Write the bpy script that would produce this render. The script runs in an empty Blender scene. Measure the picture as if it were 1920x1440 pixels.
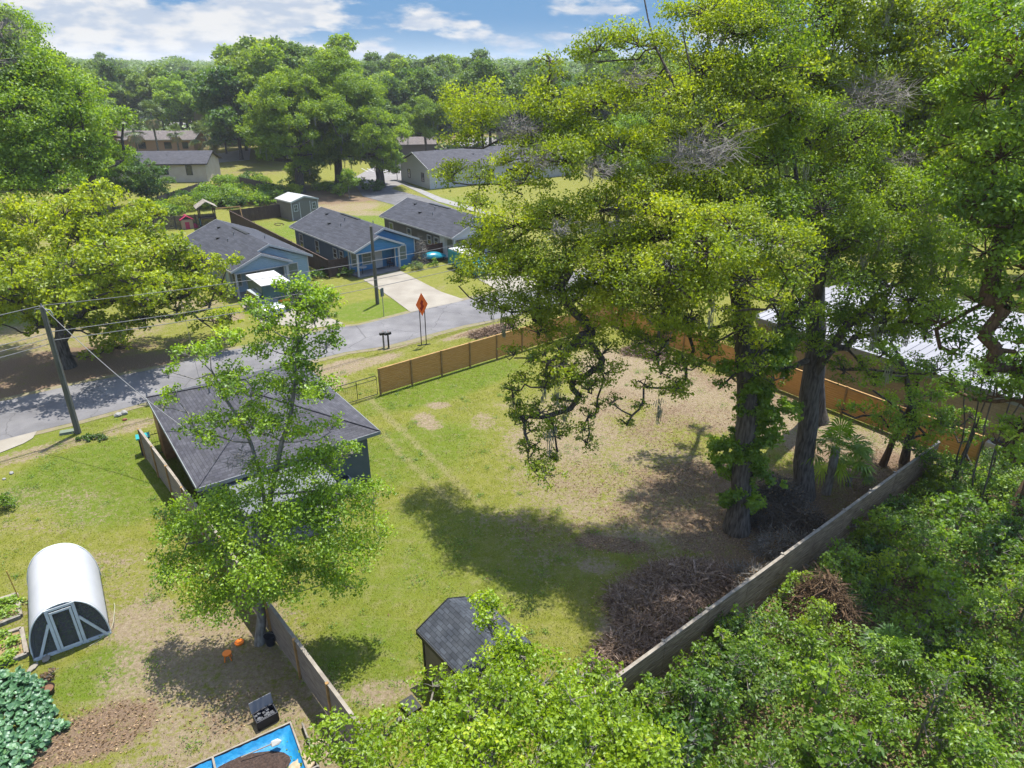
import bpy, bmesh, math, random
import numpy as np
from mathutils import Vector, Matrix
R = math.radians
S = bpy.context.scene
C = S.collection
rng = np.random.default_rng(7)
random.seed(7)

# ------------------------------------------------------------------ camera
F, TH, H = 1290.0, R(25.1), 19.5
cd = bpy.data.cameras.new('camera')
cam = bpy.data.objects.new('camera', cd); C.objects.link(cam)
cam.location = (0, 0, H); cam.rotation_euler = (R(90) - TH, 0, 0)
cd.sensor_width = 36; cd.lens = 36 * F / 1920; cd.clip_end = 6000; cd.clip_start = .1
S.camera = cam
S.view_settings.view_transform = 'Standard'; S.view_settings.look = 'None'
S.view_settings.gamma = 1; S.view_settings.exposure = 1.78
S.cycles.max_bounces = 6; S.cycles.diffuse_bounces = 3; S.cycles.transmission_bounces = 4
S.cycles.transparent_max_bounces = 8; S.cycles.glossy_bounces = 2
try:
    S.cycles.use_denoising = True
except Exception: pass

# ------------------------------------------------------------------ sun and sky
EL, AZ = R(73), math.atan2(.40, .92)
sunv = Vector((math.sin(AZ) * math.cos(EL), math.cos(AZ) * math.cos(EL), math.sin(EL)))
sd = bpy.data.lights.new('sun', 'SUN'); sd.energy = 3.15; sd.angle = R(.5); sd.color = (1, .955, .87)
so = bpy.data.objects.new('sun', sd); C.objects.link(so)
so.rotation_euler = sunv.to_track_quat('Z', 'Y').to_euler()
W = bpy.data.worlds.new('World'); S.world = W; W.use_nodes = True
nt = W.node_tree; nd = nt.nodes; lk = nt.links
for n in list(nd): nd.remove(n)
out = nd.new('ShaderNodeOutputWorld'); bg = nd.new('ShaderNodeBackground')
sky = nd.new('ShaderNodeTexSky'); sky.sky_type = 'NISHITA'; sky.sun_disc = False
sky.sun_elevation = EL; sky.sun_rotation = AZ; sky.dust_density = .6; sky.ozone_density = 1.6
tc = nd.new('ShaderNodeTexCoord'); sx = nd.new('ShaderNodeSeparateXYZ'); lk.new(tc.outputs['Generated'], sx.inputs[0])

def wmath(op, a, b=None, clamp=False, c=None):
    m = nd.new('ShaderNodeMath'); m.operation = op; m.use_clamp = clamp
    for i, v in enumerate((a, b, c)):
        if v is None: continue
        if isinstance(v, (int, float)): m.inputs[i].default_value = v
        else: lk.new(v, m.inputs[i])
    return m.outputs[0]
def wmr(v, a, b, c=0., d=1.):
    m = nd.new('ShaderNodeMapRange'); m.interpolation_type = 'SMOOTHSTEP'; lk.new(v, m.inputs[0])
    for i, q in enumerate((a, b, c, d)): m.inputs[i + 1].default_value = q
    return m.outputs[0]
def wmix(f, a, b):
    m = nd.new('ShaderNodeMixRGB')
    for i, v in enumerate((f, a, b)):
        if isinstance(v, (int, float)): m.inputs[i].default_value = v
        elif isinstance(v, tuple): m.inputs[i].default_value = (*v, 1)
        else: lk.new(v, m.inputs[i])
    return m.outputs[0]
# the low sky: a clear blue band above a paler horizon, and cumulus banks seen edge on
low = wmr(sx.outputs[2], .08, .40, 1., 0.)
blue = wmix(wmr(sx.outputs[2], -.02, .055), (.85, 1.2, 1.52), (.36, .74, 1.28))
skyc = wmix(low, sky.outputs[0], blue)
yy = wmath('MAXIMUM', wmath('ABSOLUTE', sx.outputs[1]), .15)
u = wmath('DIVIDE', sx.outputs[0], yy)
cmb = nd.new('ShaderNodeCombineXYZ')
lk.new(wmath('MULTIPLY', u, 6.5), cmb.inputs[0]); lk.new(wmath('MULTIPLY', sx.outputs[2], 21), cmb.inputs[1])
cmb.inputs[2].default_value = 3.3
no = nd.new('ShaderNodeTexNoise'); no.inputs['Scale'].default_value = 1.15; no.inputs['Detail'].default_value = 9; no.inputs['Roughness'].default_value = .55
lk.new(cmb.outputs[0], no.inputs['Vector'])
bias = wmr(u, -.50, .02, .20, -.05)
bandl = wmr(sx.outputs[2], .02, .075, .06, -.03)
cl = wmr(wmath('ADD', wmath('ADD', no.outputs[0], bias), bandl), .50, .60)
no2 = nd.new('ShaderNodeTexNoise'); no2.inputs['Scale'].default_value = 3.2; no2.inputs['Detail'].default_value = 6; lk.new(cmb.outputs[0], no2.inputs['Vector'])
cc = wmix(wmr(no2.outputs[0], .38, .62), (1.05, 1.22, 1.48), (1.66, 1.68, 1.7))
fin = wmix(wmath('MULTIPLY', cl, wmr(sx.outputs[2], -.02, .01)), skyc, cc)
lk.new(fin, bg.inputs[0]); bg.inputs[1].default_value = .15
lk.new(bg.outputs[0], out.inputs[0])

# ------------------------------------------------------------------ projection of the ground plan (world positions on the ground)
def g(px, py, z=0.):
    u_ = (px - 960) / F; v = (py - 720) / F
    dy = math.cos(TH) - v * math.sin(TH); dz = -math.sin(TH) - v * math.cos(TH)
    t = (z - H) / dz
    return (u_ * t, dy * t)
def at(px, py, d):
    u_ = (px - 960) / F; v = (py - 720) / F
    dy = math.cos(TH) - v * math.sin(TH); dz = -math.sin(TH) - v * math.cos(TH)
    t = d / dy
    return (u_ * t, d, H + dz * t)

# ------------------------------------------------------------------ materials
MATS = {}; KC = .46
def mat(name, col, rough=.8, col2=None, nscale=3., bump=0., bscale=20., metal=0., spec=.3, detail=5., stretch=None, kind=None, p=None):
    if name in MATS: return MATS[name]
    col = tuple(c * KC for c in col); col2 = tuple(c * KC for c in col2) if col2 else None
    m = bpy.data.materials.new(name); m.use_nodes = True; MATS[name] = m
    t = m.node_tree; n = t.nodes; l = t.links; b = n['Principled BSDF']
    b.inputs['Roughness'].default_value = rough; b.inputs['Metallic'].default_value = metal
    b.inputs['Specular IOR Level'].default_value = spec
    b.inputs['Base Color'].default_value = (*col, 1)
    tcn = n.new('ShaderNodeTexCoord'); vec = tcn.outputs['UV' if kind else 'Object']
    if stretch:
        mp = n.new('ShaderNodeMapping'); mp.inputs['Scale'].default_value = stretch; l.new(vec, mp.inputs[0]); vs = mp.outputs[0]
    else: vs = vec
    colout = None
    if col2 is not None:
        nz = n.new('ShaderNodeTexNoise'); nz.inputs['Scale'].default_value = nscale; nz.inputs['Detail'].default_value = detail
        l.new(vs, nz.inputs['Vector'])
        r = n.new('ShaderNodeMapRange'); l.new(nz.outputs[0], r.inputs[0]); r.inputs[1].default_value = .35; r.inputs[2].default_value = .65
        mx = n.new('ShaderNodeMixRGB'); l.new(r.outputs[0], mx.inputs[0]); mx.inputs[1].default_value = (*col, 1); mx.inputs[2].default_value = (*col2, 1)
        colout = mx.outputs[0]
    if kind == 'shingle' or kind == 'block':
        bt = n.new('ShaderNodeTexBrick'); l.new(tcn.outputs['UV'], bt.inputs['Vector'])
        w_, h_, mo = p or (.33, .14, .008)
        bt.inputs['Scale'].default_value = 1; bt.inputs['Brick Width'].default_value = w_; bt.inputs['Row Height'].default_value = h_
        bt.inputs['Mortar Size'].default_value = mo; bt.inputs['Mortar Smooth'].default_value = .1
        bt.inputs['Color1'].default_value = (.72, .72, .72, 1); bt.inputs['Color2'].default_value = (1.25, 1.25, 1.25, 1); bt.inputs['Mortar'].default_value = (.45, .45, .45, 1) if kind == 'shingle' else (.75, .75, .75, 1)
        if kind == 'block':
            bt.inputs['Color1'].default_value = (.93, .93, .93, 1); bt.inputs['Color2'].default_value = (1.06, 1.06, 1.06, 1)
        ml = n.new('ShaderNodeMixRGB'); ml.blend_type = 'MULTIPLY'; ml.inputs[0].default_value = 1
        if colout: l.new(colout, ml.inputs[1])
        else: ml.inputs[1].default_value = (*col, 1)
        l.new(bt.outputs[0], ml.inputs[2]); colout = ml.outputs[0]
    if kind == 'siding':
        sp = n.new('ShaderNodeSeparateXYZ'); l.new(tcn.outputs['UV'], sp.inputs[0])
        mm = n.new('ShaderNodeMath'); mm.operation = 'MULTIPLY'; mm.inputs[1].default_value = 1 / (p or .18); l.new(sp.outputs[1], mm.inputs[0])
        fr = n.new('ShaderNodeMath'); fr.operation = 'FRACT'; l.new(mm.outputs[0], fr.inputs[0])
        bp = n.new('ShaderNodeBump'); bp.inputs['Strength'].default_value = .9; bp.inputs['Distance'].default_value = .02
        l.new(fr.outputs[0], bp.inputs['Height']); l.new(bp.outputs[0], b.inputs['Normal'])
    if bump:
        nb = n.new('ShaderNodeTexNoise'); nb.inputs['Scale'].default_value = bscale; nb.inputs['Detail'].default_value = 6; l.new(vs, nb.inputs['Vector'])
        bp = n.new('ShaderNodeBump'); bp.inputs['Strength'].default_value = 1; bp.inputs['Distance'].default_value = bump
        l.new(nb.outputs[0], bp.inputs['Height']); l.new(bp.outputs[0], b.inputs['Normal'])
    if colout: l.new(colout, b.inputs['Base Color'])
    return m

def leafmat(name, c1, c2, c3=None, trans=.55, rough=.5, gloss=.025):
    """c1..c2 spread leaf by leaf by the face attribute 'v', c3 a rarer tint"""
    m = bpy.data.materials.new(name); m.use_nodes = True; MATS[name] = m
    t = m.node_tree; n = t.nodes; l = t.links
    for q in list(n): n.remove(q)
    o = n.new('ShaderNodeOutputMaterial'); at_ = n.new('ShaderNodeAttribute'); at_.attribute_name = 'v'
    cr = n.new('ShaderNodeValToRGB'); l.new(at_.outputs['Fac'], cr.inputs[0])
    e = cr.color_ramp.elements; e[0].position = .1; e[0].color = (*c1, 1); e[1].position = .75; e[1].color = (*c2, 1)
    if c3: q = e.new(.97); q.color = (*c3, 1)
    d = n.new('ShaderNodeBsdfDiffuse'); l.new(cr.outputs[0], d.inputs[0])
    tr = n.new('ShaderNodeBsdfTranslucent')
    hm = n.new('ShaderNodeMixRGB'); hm.blend_type = 'MULTIPLY'; hm.inputs[0].default_value = 1; l.new(cr.outputs[0], hm.inputs[1]); hm.inputs[2].default_value = (1.35, 1.3, .7, 1)
    l.new(hm.outputs[0], tr.inputs[0])
    mx = n.new('ShaderNodeMixShader'); mx.inputs[0].default_value = trans; l.new(d.outputs[0], mx.inputs[1]); l.new(tr.outputs[0], mx.inputs[2])
    gl = n.new('ShaderNodeBsdfGlossy'); gl.inputs['Roughness'].default_value = rough; gl.inputs[0].default_value = (.9, .95, 1, 1)
    m2 = n.new('ShaderNodeMixShader'); m2.inputs[0].default_value = gloss; l.new(mx.outputs[0], m2.inputs[1]); l.new(gl.outputs[0], m2.inputs[2])
    l.new(m2.outputs[0], o.inputs[0])
    return m

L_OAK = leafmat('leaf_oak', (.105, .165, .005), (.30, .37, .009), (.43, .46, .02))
L_OAKG = leafmat('leaf_oak_green', (.075, .145, .007), (.215, .31, .011), (.31, .39, .02))
L_YEL = leafmat('leaf_yellow_green', (.14, .20, .004), (.345, .41, .007), (.46, .47, .012))
L_MID = leafmat('leaf_mid_green', (.07, .145, .007), (.20, .31, .012), (.30, .39, .03))
L_BRT = leafmat('leaf_bright', (.095, .18, .006), (.255, .385, .013), (.37, .45, .035), gloss=.03)
L_DRK = leafmat('leaf_dark', (.03, .075, .010), (.085, .165, .018), (.15, .23, .03))
L_BLU = leafmat('leaf_grey_green', (.07, .125, .04), (.15, .215, .07), (.23, .28, .10))
L_THK = leafmat('leaf_thicket', (.08, .165, .010), (.24, .365, .022), (.38, .45, .07), gloss=.03)
L_FAR = leafmat('leaf_far', (.055, .115, .014), (.155, .235, .024), (.23, .29, .05), trans=.42)
L_FARY = leafmat('leaf_far_yellow', (.08, .145, .010), (.215, .30, .017), (.30, .35, .035), trans=.42)
L_PALM = leafmat('leaf_palm', (.05, .095, .02), (.14, .19, .045), (.27, .21, .09), trans=.2, gloss=.03)
L_DEAD = leafmat('leaf_dead', (.09, .058, .032), (.20, .135, .078), (.32, .23, .14), trans=.1, gloss=.0)
L_GRASS = leafmat('grass_blade', (.11, .14, .012), (.23, .25, .036), (.33, .29, .12), trans=.3, gloss=.0)
L_SQU = leafmat('leaf_squash', (.025, .09, .028), (.075, .175, .065), (.14, .25, .09), trans=.25, gloss=.05)
L_MOSS = leafmat('moss_strand', (.13, .14, .10), (.24, .25, .19), (.32, .32, .26), trans=.2, gloss=.0)
M_BARK = mat('bark', (.07, .056, .044), .95, (.23, .20, .165), 4., .04, 9., stretch=(3, 3, .5))
M_TWIG = mat('bare_twig', (.26, .24, .22), .95, (.44, .41, .38), 3.)
M_BARKG = mat('bark_pale', (.20, .18, .15), .95, (.44, .41, .36), 5., .02, 12., stretch=(2, 2, .6))
M_BARKR = mat('bark_red', (.13, .075, .04), .95, (.25, .16, .09), 5., .03, 12., stretch=(3, 3, .5))
M_STICK = mat('dead_stick', (.20, .125, .09), .95, (.62, .46, .35), 6.)
M_SHING = mat('shingle_blue_grey', (.060, .066, .088), .93, (.088, .094, .118), 1.2, kind='shingle', p=(.9, .145, .010))
M_SHING2 = mat('shingle_slate', (.050, .060, .078), .93, (.10, .115, .14), 2.2, kind='shingle', p=(.30, .14, .012))
M_SHING3 = mat('shingle_purple_grey', (.085, .085, .105), .93, (.12, .12, .14), 1.2, kind='shingle', p=(.33, .15, .010))
M_SHTAN = mat('shingle_tan', (.20, .17, .17), .93, (.26, .23, .22), 1.5, kind='shingle')
M_WHITE = mat('white_paint', (.72, .72, .71), .5, (.62, .62, .6), 2.)
M_TRIM = mat('white_trim', (.74, .74, .72), .5)
M_GLASS = mat('window_glass', (.035, .045, .045), .08, (.07, .09, .08), 1.5, spec=.7)
M_SCREEN = mat('window_blind', (.22, .26, .18), .5, (.3, .33, .25), 6.)
M_CONC = mat('concrete', (.37, .33, .27), .9, (.46, .42, .35), .7, .004, 30., detail=8)
M_CONCG = mat('concrete_grey', (.33, .32, .31), .9, (.41, .40, .39), 1., .004, 30.)
M_PINE = mat('new_pine', (.92, .44, .10), .75, (1.1, .58, .17), 3., .006, 8., stretch=(.6, .6, 6))
M_PINED = mat('pine_post', (.45, .26, .09), .8, (.6, .36, .14), 4.)
M_GREYW = mat('weathered_wood', (.26, .215, .18), .9, (.46, .39, .33), 3., .006, 8., stretch=(.7, .7, 7))
M_GREYL = mat('weathered_light', (.30, .26, .21), .9, (.48, .43, .36), 3.)
M_BROWNF = mat('brown_fence', (.085, .05, .037), .9, (.14, .09, .065), 3., stretch=(5, 5, .5))
M_DKFEN = mat('dark_fence', (.09, .075, .065), .9, (.15, .13, .11), 3., stretch=(5, 5, .5))
M_BLACK = mat('black_metal', (.015, .017, .016), .5)
M_BLKP = mat('black_plastic', (.022, .026, .04), .45, (.035, .04, .055), 4.)
M_POLE = mat('pole_wood', (.14, .135, .10), .95, (.25, .24, .18), 3., .01, 12., stretch=(4, 4, .3))
M_WIRE = mat('cable', (.30, .30, .30), .6)
M_WIRED = mat('cable_dark', (.04, .04, .04), .6)
M_GALV = mat('galvanised', (.42, .43, .44), .45, metal=.5)
M_ORANGE = mat('orange_plastic', (1.4, .34, .02), .4)
M_SIGN = mat('sign_orange', (1.7, .30, .05), .5)
M_SIGND = mat('sign_dark_orange', (.62, .03, .015), .5)
M_SOIL = mat('soil', (.050, .032, .026), .98, (.11, .07, .055), 14., .03, 25.)
M_TARP = mat('blue_tarp', (.008, .26, .60), .5, (.02, .36, .72), 5., .02, 9.)
M_CLOTH = mat('tan_cloth', (.55, .42, .26), .9, (.68, .55, .38), 6., .02, 9.)

# ------------------------------------------------------------------ mesh helpers
def mesh_np(name, V, faces_flat, n_per, mats, attr=None, smooth=False, uv=False):
    """V (N,3), faces_flat flat index array with n_per corners a face (int or array)"""
    me = bpy.data.meshes.new(name)
    V = np.asarray(V, np.float32); ff = np.asarray(faces_flat, np.int32).ravel()
    nf = len(ff) // n_per if isinstance(n_per, int) else len(n_per)
    me.vertices.add(len(V)); me.vertices.foreach_set('co', V.ravel())
    me.loops.add(len(ff)); me.loops.foreach_set('vertex_index', ff)
    me.polygons.add(nf)
    ls = np.arange(nf, dtype=np.int32) * n_per if isinstance(n_per, int) else np.concatenate([[0], np.cumsum(n_per)[:-1]]).astype(np.int32)
    me.polygons.foreach_set('loop_start', ls)
    me.update(calc_edges=True)
    for m in (mats if isinstance(mats, (list, tuple)) else [mats]): me.materials.append(m)
    if attr is not None:
        a = me.attributes.new('v', 'FLOAT', 'FACE'); a.data.foreach_set('value', np.clip(np.asarray(attr, np.float32), 0, 1))
    me.polygons.foreach_set('use_smooth', np.full(nf, smooth))
    return me
def autouv(me):
    uvl = me.uv_layers.new(name='UVMap')
    for p in me.polygons:
        n = p.normal
        if abs(n.z) > .999: uax, vax = Vector((1, 0, 0)), Vector((0, 1, 0))
        else:
            uax = Vector((-n.y, n.x, 0)).normalized(); vax = n.cross(uax)
        for li in p.loop_indices:
            co = me.vertices[me.loops[li].vertex_index].co
            uvl.data[li].uv = (co.dot(uax), co.dot(vax))
def tag(o, label=None, cat=None, group=None, kind=None):
    if label: o['label'] = label
    if cat: o['category'] = cat
    if group: o['group'] = group
    if kind: o['kind'] = kind
    return o
def link(name, me, parent=None, loc=None, rz=None):
    o = bpy.data.objects.new(name, me); C.objects.link(o)
    if parent is not None: o.parent = parent
    if loc is not None: o.location = loc
    if rz is not None: o.rotation_euler = (0, 0, rz)
    return o
def empty(name, label, cat, loc, rz=0., group=None):
    o = link(name, None, None, loc, rz); o.empty_display_size = .2
    return tag(o, label, cat, group)
def copy_tree(o, parent=None):
    c = o.copy(); C.objects.link(c); c.parent = parent
    for ch in [q for q in bpy.data.objects if q.parent == o]: copy_tree(ch, c)
    return c
BOXF = [(0, 3, 2, 1), (4, 5, 6, 7), (0, 1, 5, 4), (1, 2, 6, 5), (2, 3, 7, 6), (3, 0, 4, 7)]
class MB:
    def __init__(s): s.v = []; s.f = []; s.m = []; s.sm = []
    def add(s, vs, fs, m=0, sm=False):
        o = len(s.v); s.v += [tuple(q) for q in vs]; s.f += [tuple(i + o for i in f) for f in fs]; s.m += [m] * len(fs); s.sm += [sm] * len(fs); return s
    def box(s, x0, y0, z0, x1, y1, z1, m=0):
        return s.add([(x0, y0, z0), (x1, y0, z0), (x1, y1, z0), (x0, y1, z0), (x0, y0, z1), (x1, y0, z1), (x1, y1, z1), (x0, y1, z1)], BOXF, m)
    def beam(s, a, b, w, h=None, m=0, up=(0, 0, 1)):
        a = Vector(a); b = Vector(b); d = (b - a).normalized(); h = h or w
        u_ = d.cross(Vector(up)); u_ = (u_ if u_.length > 1e-3 else d.cross(Vector((0, 1, 0)))).normalized(); v = u_.cross(d)
        vs = []
        for p in (a, b):
            for sx_, sy_ in ((-1, -1), (1, -1), (1, 1), (-1, 1)): vs.append(p + u_ * sx_ * w / 2 + v * sy_ * h / 2)
        return s.add(vs, [(0, 1, 2, 3), (7, 6, 5, 4), (0, 4, 5, 1), (1, 5, 6, 2), (2, 6, 7, 3), (3, 7, 4, 0)], m)
    def tube(s, pts, r, n=8, m=0, cap=True):
        pts = [Vector(p) for p in pts]; rs = r if isinstance(r, (list, tuple)) else [r] * len(pts); vs = []
        for i, p in enumerate(pts):
            d = (pts[min(i + 1, len(pts) - 1)] - pts[max(i - 1, 0)]).normalized()
            u_ = d.cross(Vector((0, 0, 1))); u_ = (u_ if u_.length > .05 else d.cross(Vector((1, 0, 0)))).normalized(); v = d.cross(u_)
            for k in range(n):
                t = 2 * math.pi * k / n; vs.append(p + (u_ * math.cos(t) + v * math.sin(t)) * rs[i])
        fs = [(i * n + k, i * n + (k + 1) % n, (i + 1) * n + (k + 1) % n, (i + 1) * n + k) for i in range(len(pts) - 1) for k in range(n)]
        s.add(vs, fs, m, True)
        if cap: s.add(vs[:n], [tuple(range(n))[::-1]], m); s.add(vs[-n:], [tuple(range(n))], m)
        return s
    def prism(s, poly, z0, z1, m=0):
        n = len(poly); vs = [(x, y, z0) for x, y in poly] + [(x, y, z1) for x, y in poly]
        return s.add(vs, [tuple(range(n))[::-1], tuple(range(n, 2 * n))] + [(k, (k + 1) % n, n + (k + 1) % n, n + k) for k in range(n)], m)
    def profile(s, prof, y0, y1, m=0, axis='y'):
        """polygon (a,z) extruded between y0 and y1 (a is x) or x0..x1 when axis='x' (a is y)"""
        n = len(prof); f = (lambda a, z, t: (a, t, z)) if axis == 'y' else (lambda a, z, t: (t, a, z))
        vs = [f(a, z, y0) for a, z in prof] + [f(a, z, y1) for a, z in prof]
        return s.add(vs, [tuple(range(n)), tuple(range(n, 2 * n))[::-1]] + [(k, n + k, n + (k + 1) % n, (k + 1) % n) for k in range(n)], m)
    def build(s, name, mats, parent=None, loc=None, rz=None, uv=True, bevel=0):
        me = bpy.data.meshes.new(name); me.from_pydata(s.v, [], s.f)
        for m in (mats if isinstance(mats, (list, tuple)) else [mats]): me.materials.append(m)
        me.polygons.foreach_set('material_index', s.m); me.polygons.foreach_set('use_smooth', s.sm)
        bm = bmesh.new(); bm.from_mesh(me); bmesh.ops.recalc_face_normals(bm, faces=bm.faces); bm.to_mesh(me); bm.free()
        me.update()
        if uv: autouv(me)
        o = link(name, me, parent, loc, rz)
        if bevel:
            b = o.modifiers.new('b', 'BEVEL'); b.width = bevel; b.segments = 2; b.limit_method = 'ANGLE'
        return o

# vectorised leaves and twigs
def rnd_unit(n, r=None):
    r = r or rng
    v = r.normal(size=(n, 3)); return v / np.linalg.norm(v, axis=1, keepdims=True)
def leaf_quads(P, nrm, ln, wd, v, droop=0.):
    n = len(P); a = rnd_unit(n); a -= nrm * np.sum(a * nrm, 1, keepdims=True)
    a[:, 2] -= droop; a /= np.linalg.norm(a, axis=1, keepdims=True) + 1e-9
    b = np.cross(nrm, a); b /= np.linalg.norm(b, axis=1, keepdims=True) + 1e-9
    ln = (ln * rng.uniform(.65, 1.3, n))[:, None]; wd = (wd * rng.uniform(.7, 1.25, n))[:, None]
    V = np.empty((n, 4, 3), np.float32)
    V[:, 0] = P - a * ln * .5; V[:, 1] = P + b * wd * .5 - a * ln * .05 + nrm * wd * .15; V[:, 2] = P + a * ln * .5; V[:, 3] = P - b * wd * .5 - a * ln * .05 + nrm * wd * .15
    return V.reshape(-1, 3), v
DK = 1.15; RK = 1.16
def crown_leaves(clumps, leaf, density, flat=.72, upb=.25, vbias=0., puff=.40, shell=.55, droop=0.):
    """clumps (n,4). returns leaf centres, normals, v, and puff centres per clump (for twigs)"""
    PP = []; NN = []; VV = []; TW = []
    allc = np.asarray(clumps, float); cen = allc[:, :3].mean(0)
    for (x, y, z, r) in allc:
        c = np.array([x, y, z]); k = int(max(6, 10 * r ** 1.45)) + 3
        d = rnd_unit(k); d[:, 2] = d[:, 2] * .8 + upb; d /= np.linalg.norm(d, axis=1, keepdims=True)
        rad = r * (shell + (1.05 - shell) * rng.random(k) ** .7)
        pc = c + d * rad[:, None] * np.array([1, 1, flat]) * (1 - puff * .5)
        pr = r * puff * rng.uniform(.45, 1.15, k) * (1. if r < 1 else r ** -.22)
        cv = rng.normal(.0, .10)
        for i in range(k):
            area = math.pi * pr[i] ** 2
            n = int(density * DK * area / (leaf[0] * leaf[1] * .5)) + 3
            q = rng.normal(size=(n, 3)); rr = np.linalg.norm(q, axis=1, keepdims=True)
            q = q / rr * np.minimum(rr * .52, 1.15) * pr[i] * np.array([1, 1, .62])
            P = pc[i] + q
            outw = (pc[i] - c) / (np.linalg.norm(pc[i] - c) + 1e-6)
            N = rnd_unit(n) * 1.0 + np.array([0, 0, .45]) + outw * .45 + q / pr[i] * .3
            N /= np.linalg.norm(N, axis=1, keepdims=True)
            PP.append(P); NN.append(N)
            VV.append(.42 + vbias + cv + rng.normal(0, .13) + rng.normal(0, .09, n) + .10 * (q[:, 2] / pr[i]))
            TW.append((c, pc[i]))
    return np.concatenate(PP), np.concatenate(NN), np.concatenate(VV), TW
def segs(P0, P1, R0, R1, k):
    """tapered open cylinders for many segments"""
    P0 = np.asarray(P0, float); P1 = np.asarray(P1, float); n = len(P0)
    d = P1 - P0; L = np.linalg.norm(d, axis=1, keepdims=True) + 1e-9; d = d / L
    ref = np.where(np.abs(d[:, 2:3]) > .9, np.array([[1., 0, 0]]), np.array([[0, 0, 1.]]))
    u_ = np.cross(d, ref); u_ /= np.linalg.norm(u_, axis=1, keepdims=True); v = np.cross(d, u_)
    t = np.arange(k) * 2 * math.pi / k; cs = np.cos(t)[None, :, None]; sn = np.sin(t)[None, :, None]
    ring = u_[:, None] * cs + v[:, None] * sn
    R0 = np.broadcast_to(np.asarray(R0, float), (n,))[:, None, None]; R1 = np.broadcast_to(np.asarray(R1, float), (n,))[:, None, None]
    A = (P0 - d * np.minimum(R0[:, 0] * .35, .1))[:, None] + ring * R0; B = P1[:, None] + ring * R1
    V = np.concatenate([A, B], 1).reshape(-1, 3)
    i = np.arange(k); j = (i + 1) % k
    f = np.stack([i, j, j + k, i + k], 1)[None] + (np.arange(n) * 2 * k)[:, None, None]
    return V, f.reshape(-1)
def join(parts):
    Vs = []; Fs = []; o = 0
    for V, f in parts:
        Vs.append(V); Fs.append(np.asarray(f) + o); o += len(V)
    return np.concatenate(Vs), np.concatenate(Fs)

def curve_pts(a, b, n, wob, lift=0.):
    a = np.array(a, float); b = np.array(b, float); t = np.linspace(0, 1, n + 1)[:, None]
    P = a + (b - a) * t
    P += rng.normal(0, wob, (n + 1, 3)) * np.sin(t * math.pi)
    P[:, 2] += (lift * np.sin(t * math.pi))[:, 0]
    P[0] = a; P[-1] = b
    return P
def grow(trunks, clumps, base_r, wob=.12, downpen=1.6, tip=.02, step=.9, power=.46, lift=-.15):
    """trunks: list of polylines (first is the main stem, others start on it). returns segment arrays"""
    nodes = []; par = []
    def add_path(P, start):
        last = start
        for p in P:
            nodes.append(np.array(p, float)); par.append(last); last = len(nodes) - 1
        return last
    for k, T in enumerate(trunks):
        T = [np.array(q, float) for q in T]; P = [T[0]]
        for a, b in zip(T[:-1], T[1:]):
            n = max(1, int(np.linalg.norm(b - a) / .8)); P += list(curve_pts(a, b, n, .05)[1:])
        if k == 0: add_path(P, -1)
        else:
            N = np.array(nodes); s = int(np.argmin(np.linalg.norm(N - P[0], axis=1))); add_path(P[1:], s)
    cl = np.asarray(clumps, float); N = np.array(nodes)
    order = np.argsort([np.min(np.linalg.norm(N - c[:3], axis=1)) for c in cl])
    low = N[:, 2].max() * .30
    for i in order:
        c = cl[i]; tgt = c[:3] - np.array([0, 0, c[3] * .35]); N = np.array(nodes)
        d = np.linalg.norm(N - tgt, axis=1) + downpen * np.maximum(0, N[:, 2] - tgt[2]) + 30 * (N[:, 2] < min(low, tgt[2] - .2))
        s = int(np.argmin(d)); n = max(2, int(np.linalg.norm(N[s] - tgt) / step))
        add_path(curve_pts(N[s], tgt, n, wob, lift * np.linalg.norm(N[s] - tgt) * .3)[1:], s)
    n = len(nodes); cnt = np.ones(n)
    child = [0] * n
    for i in range(n): 
        if par[i] >= 0: child[par[i]] += 1
    cnt = np.array([1. if child[i] == 0 else 0. for i in range(n)])
    for i in range(n - 1, -1, -1):
        if par[i] >= 0: cnt[par[i]] += cnt[i]
    # depth from tip adds a little taper
    tipd = np.zeros(n)
    for i in range(n - 1, -1, -1):
        if par[i] >= 0: tipd[par[i]] = max(tipd[par[i]], tipd[i] + 1)
    rad = base_r * (cnt / cnt[0]) ** power * (.72 + .28 * tipd / max(tipd[0], 1))
    rad = np.maximum(rad, tip)
    N = np.array(nodes); zb = N[0, 2]
    hz = N[:, 2] - zb; main = rad > base_r * .5
    rad = np.where(main, rad * (1 + .55 * np.exp(-hz / .5)), rad)
    I = np.array([i for i in range(n) if par[i] >= 0]); Pp = np.array([par[i] for i in I])
    r0 = np.minimum(rad[Pp], rad[I] * 1.35)
    return N[Pp], N[I], r0, rad[I]

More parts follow.
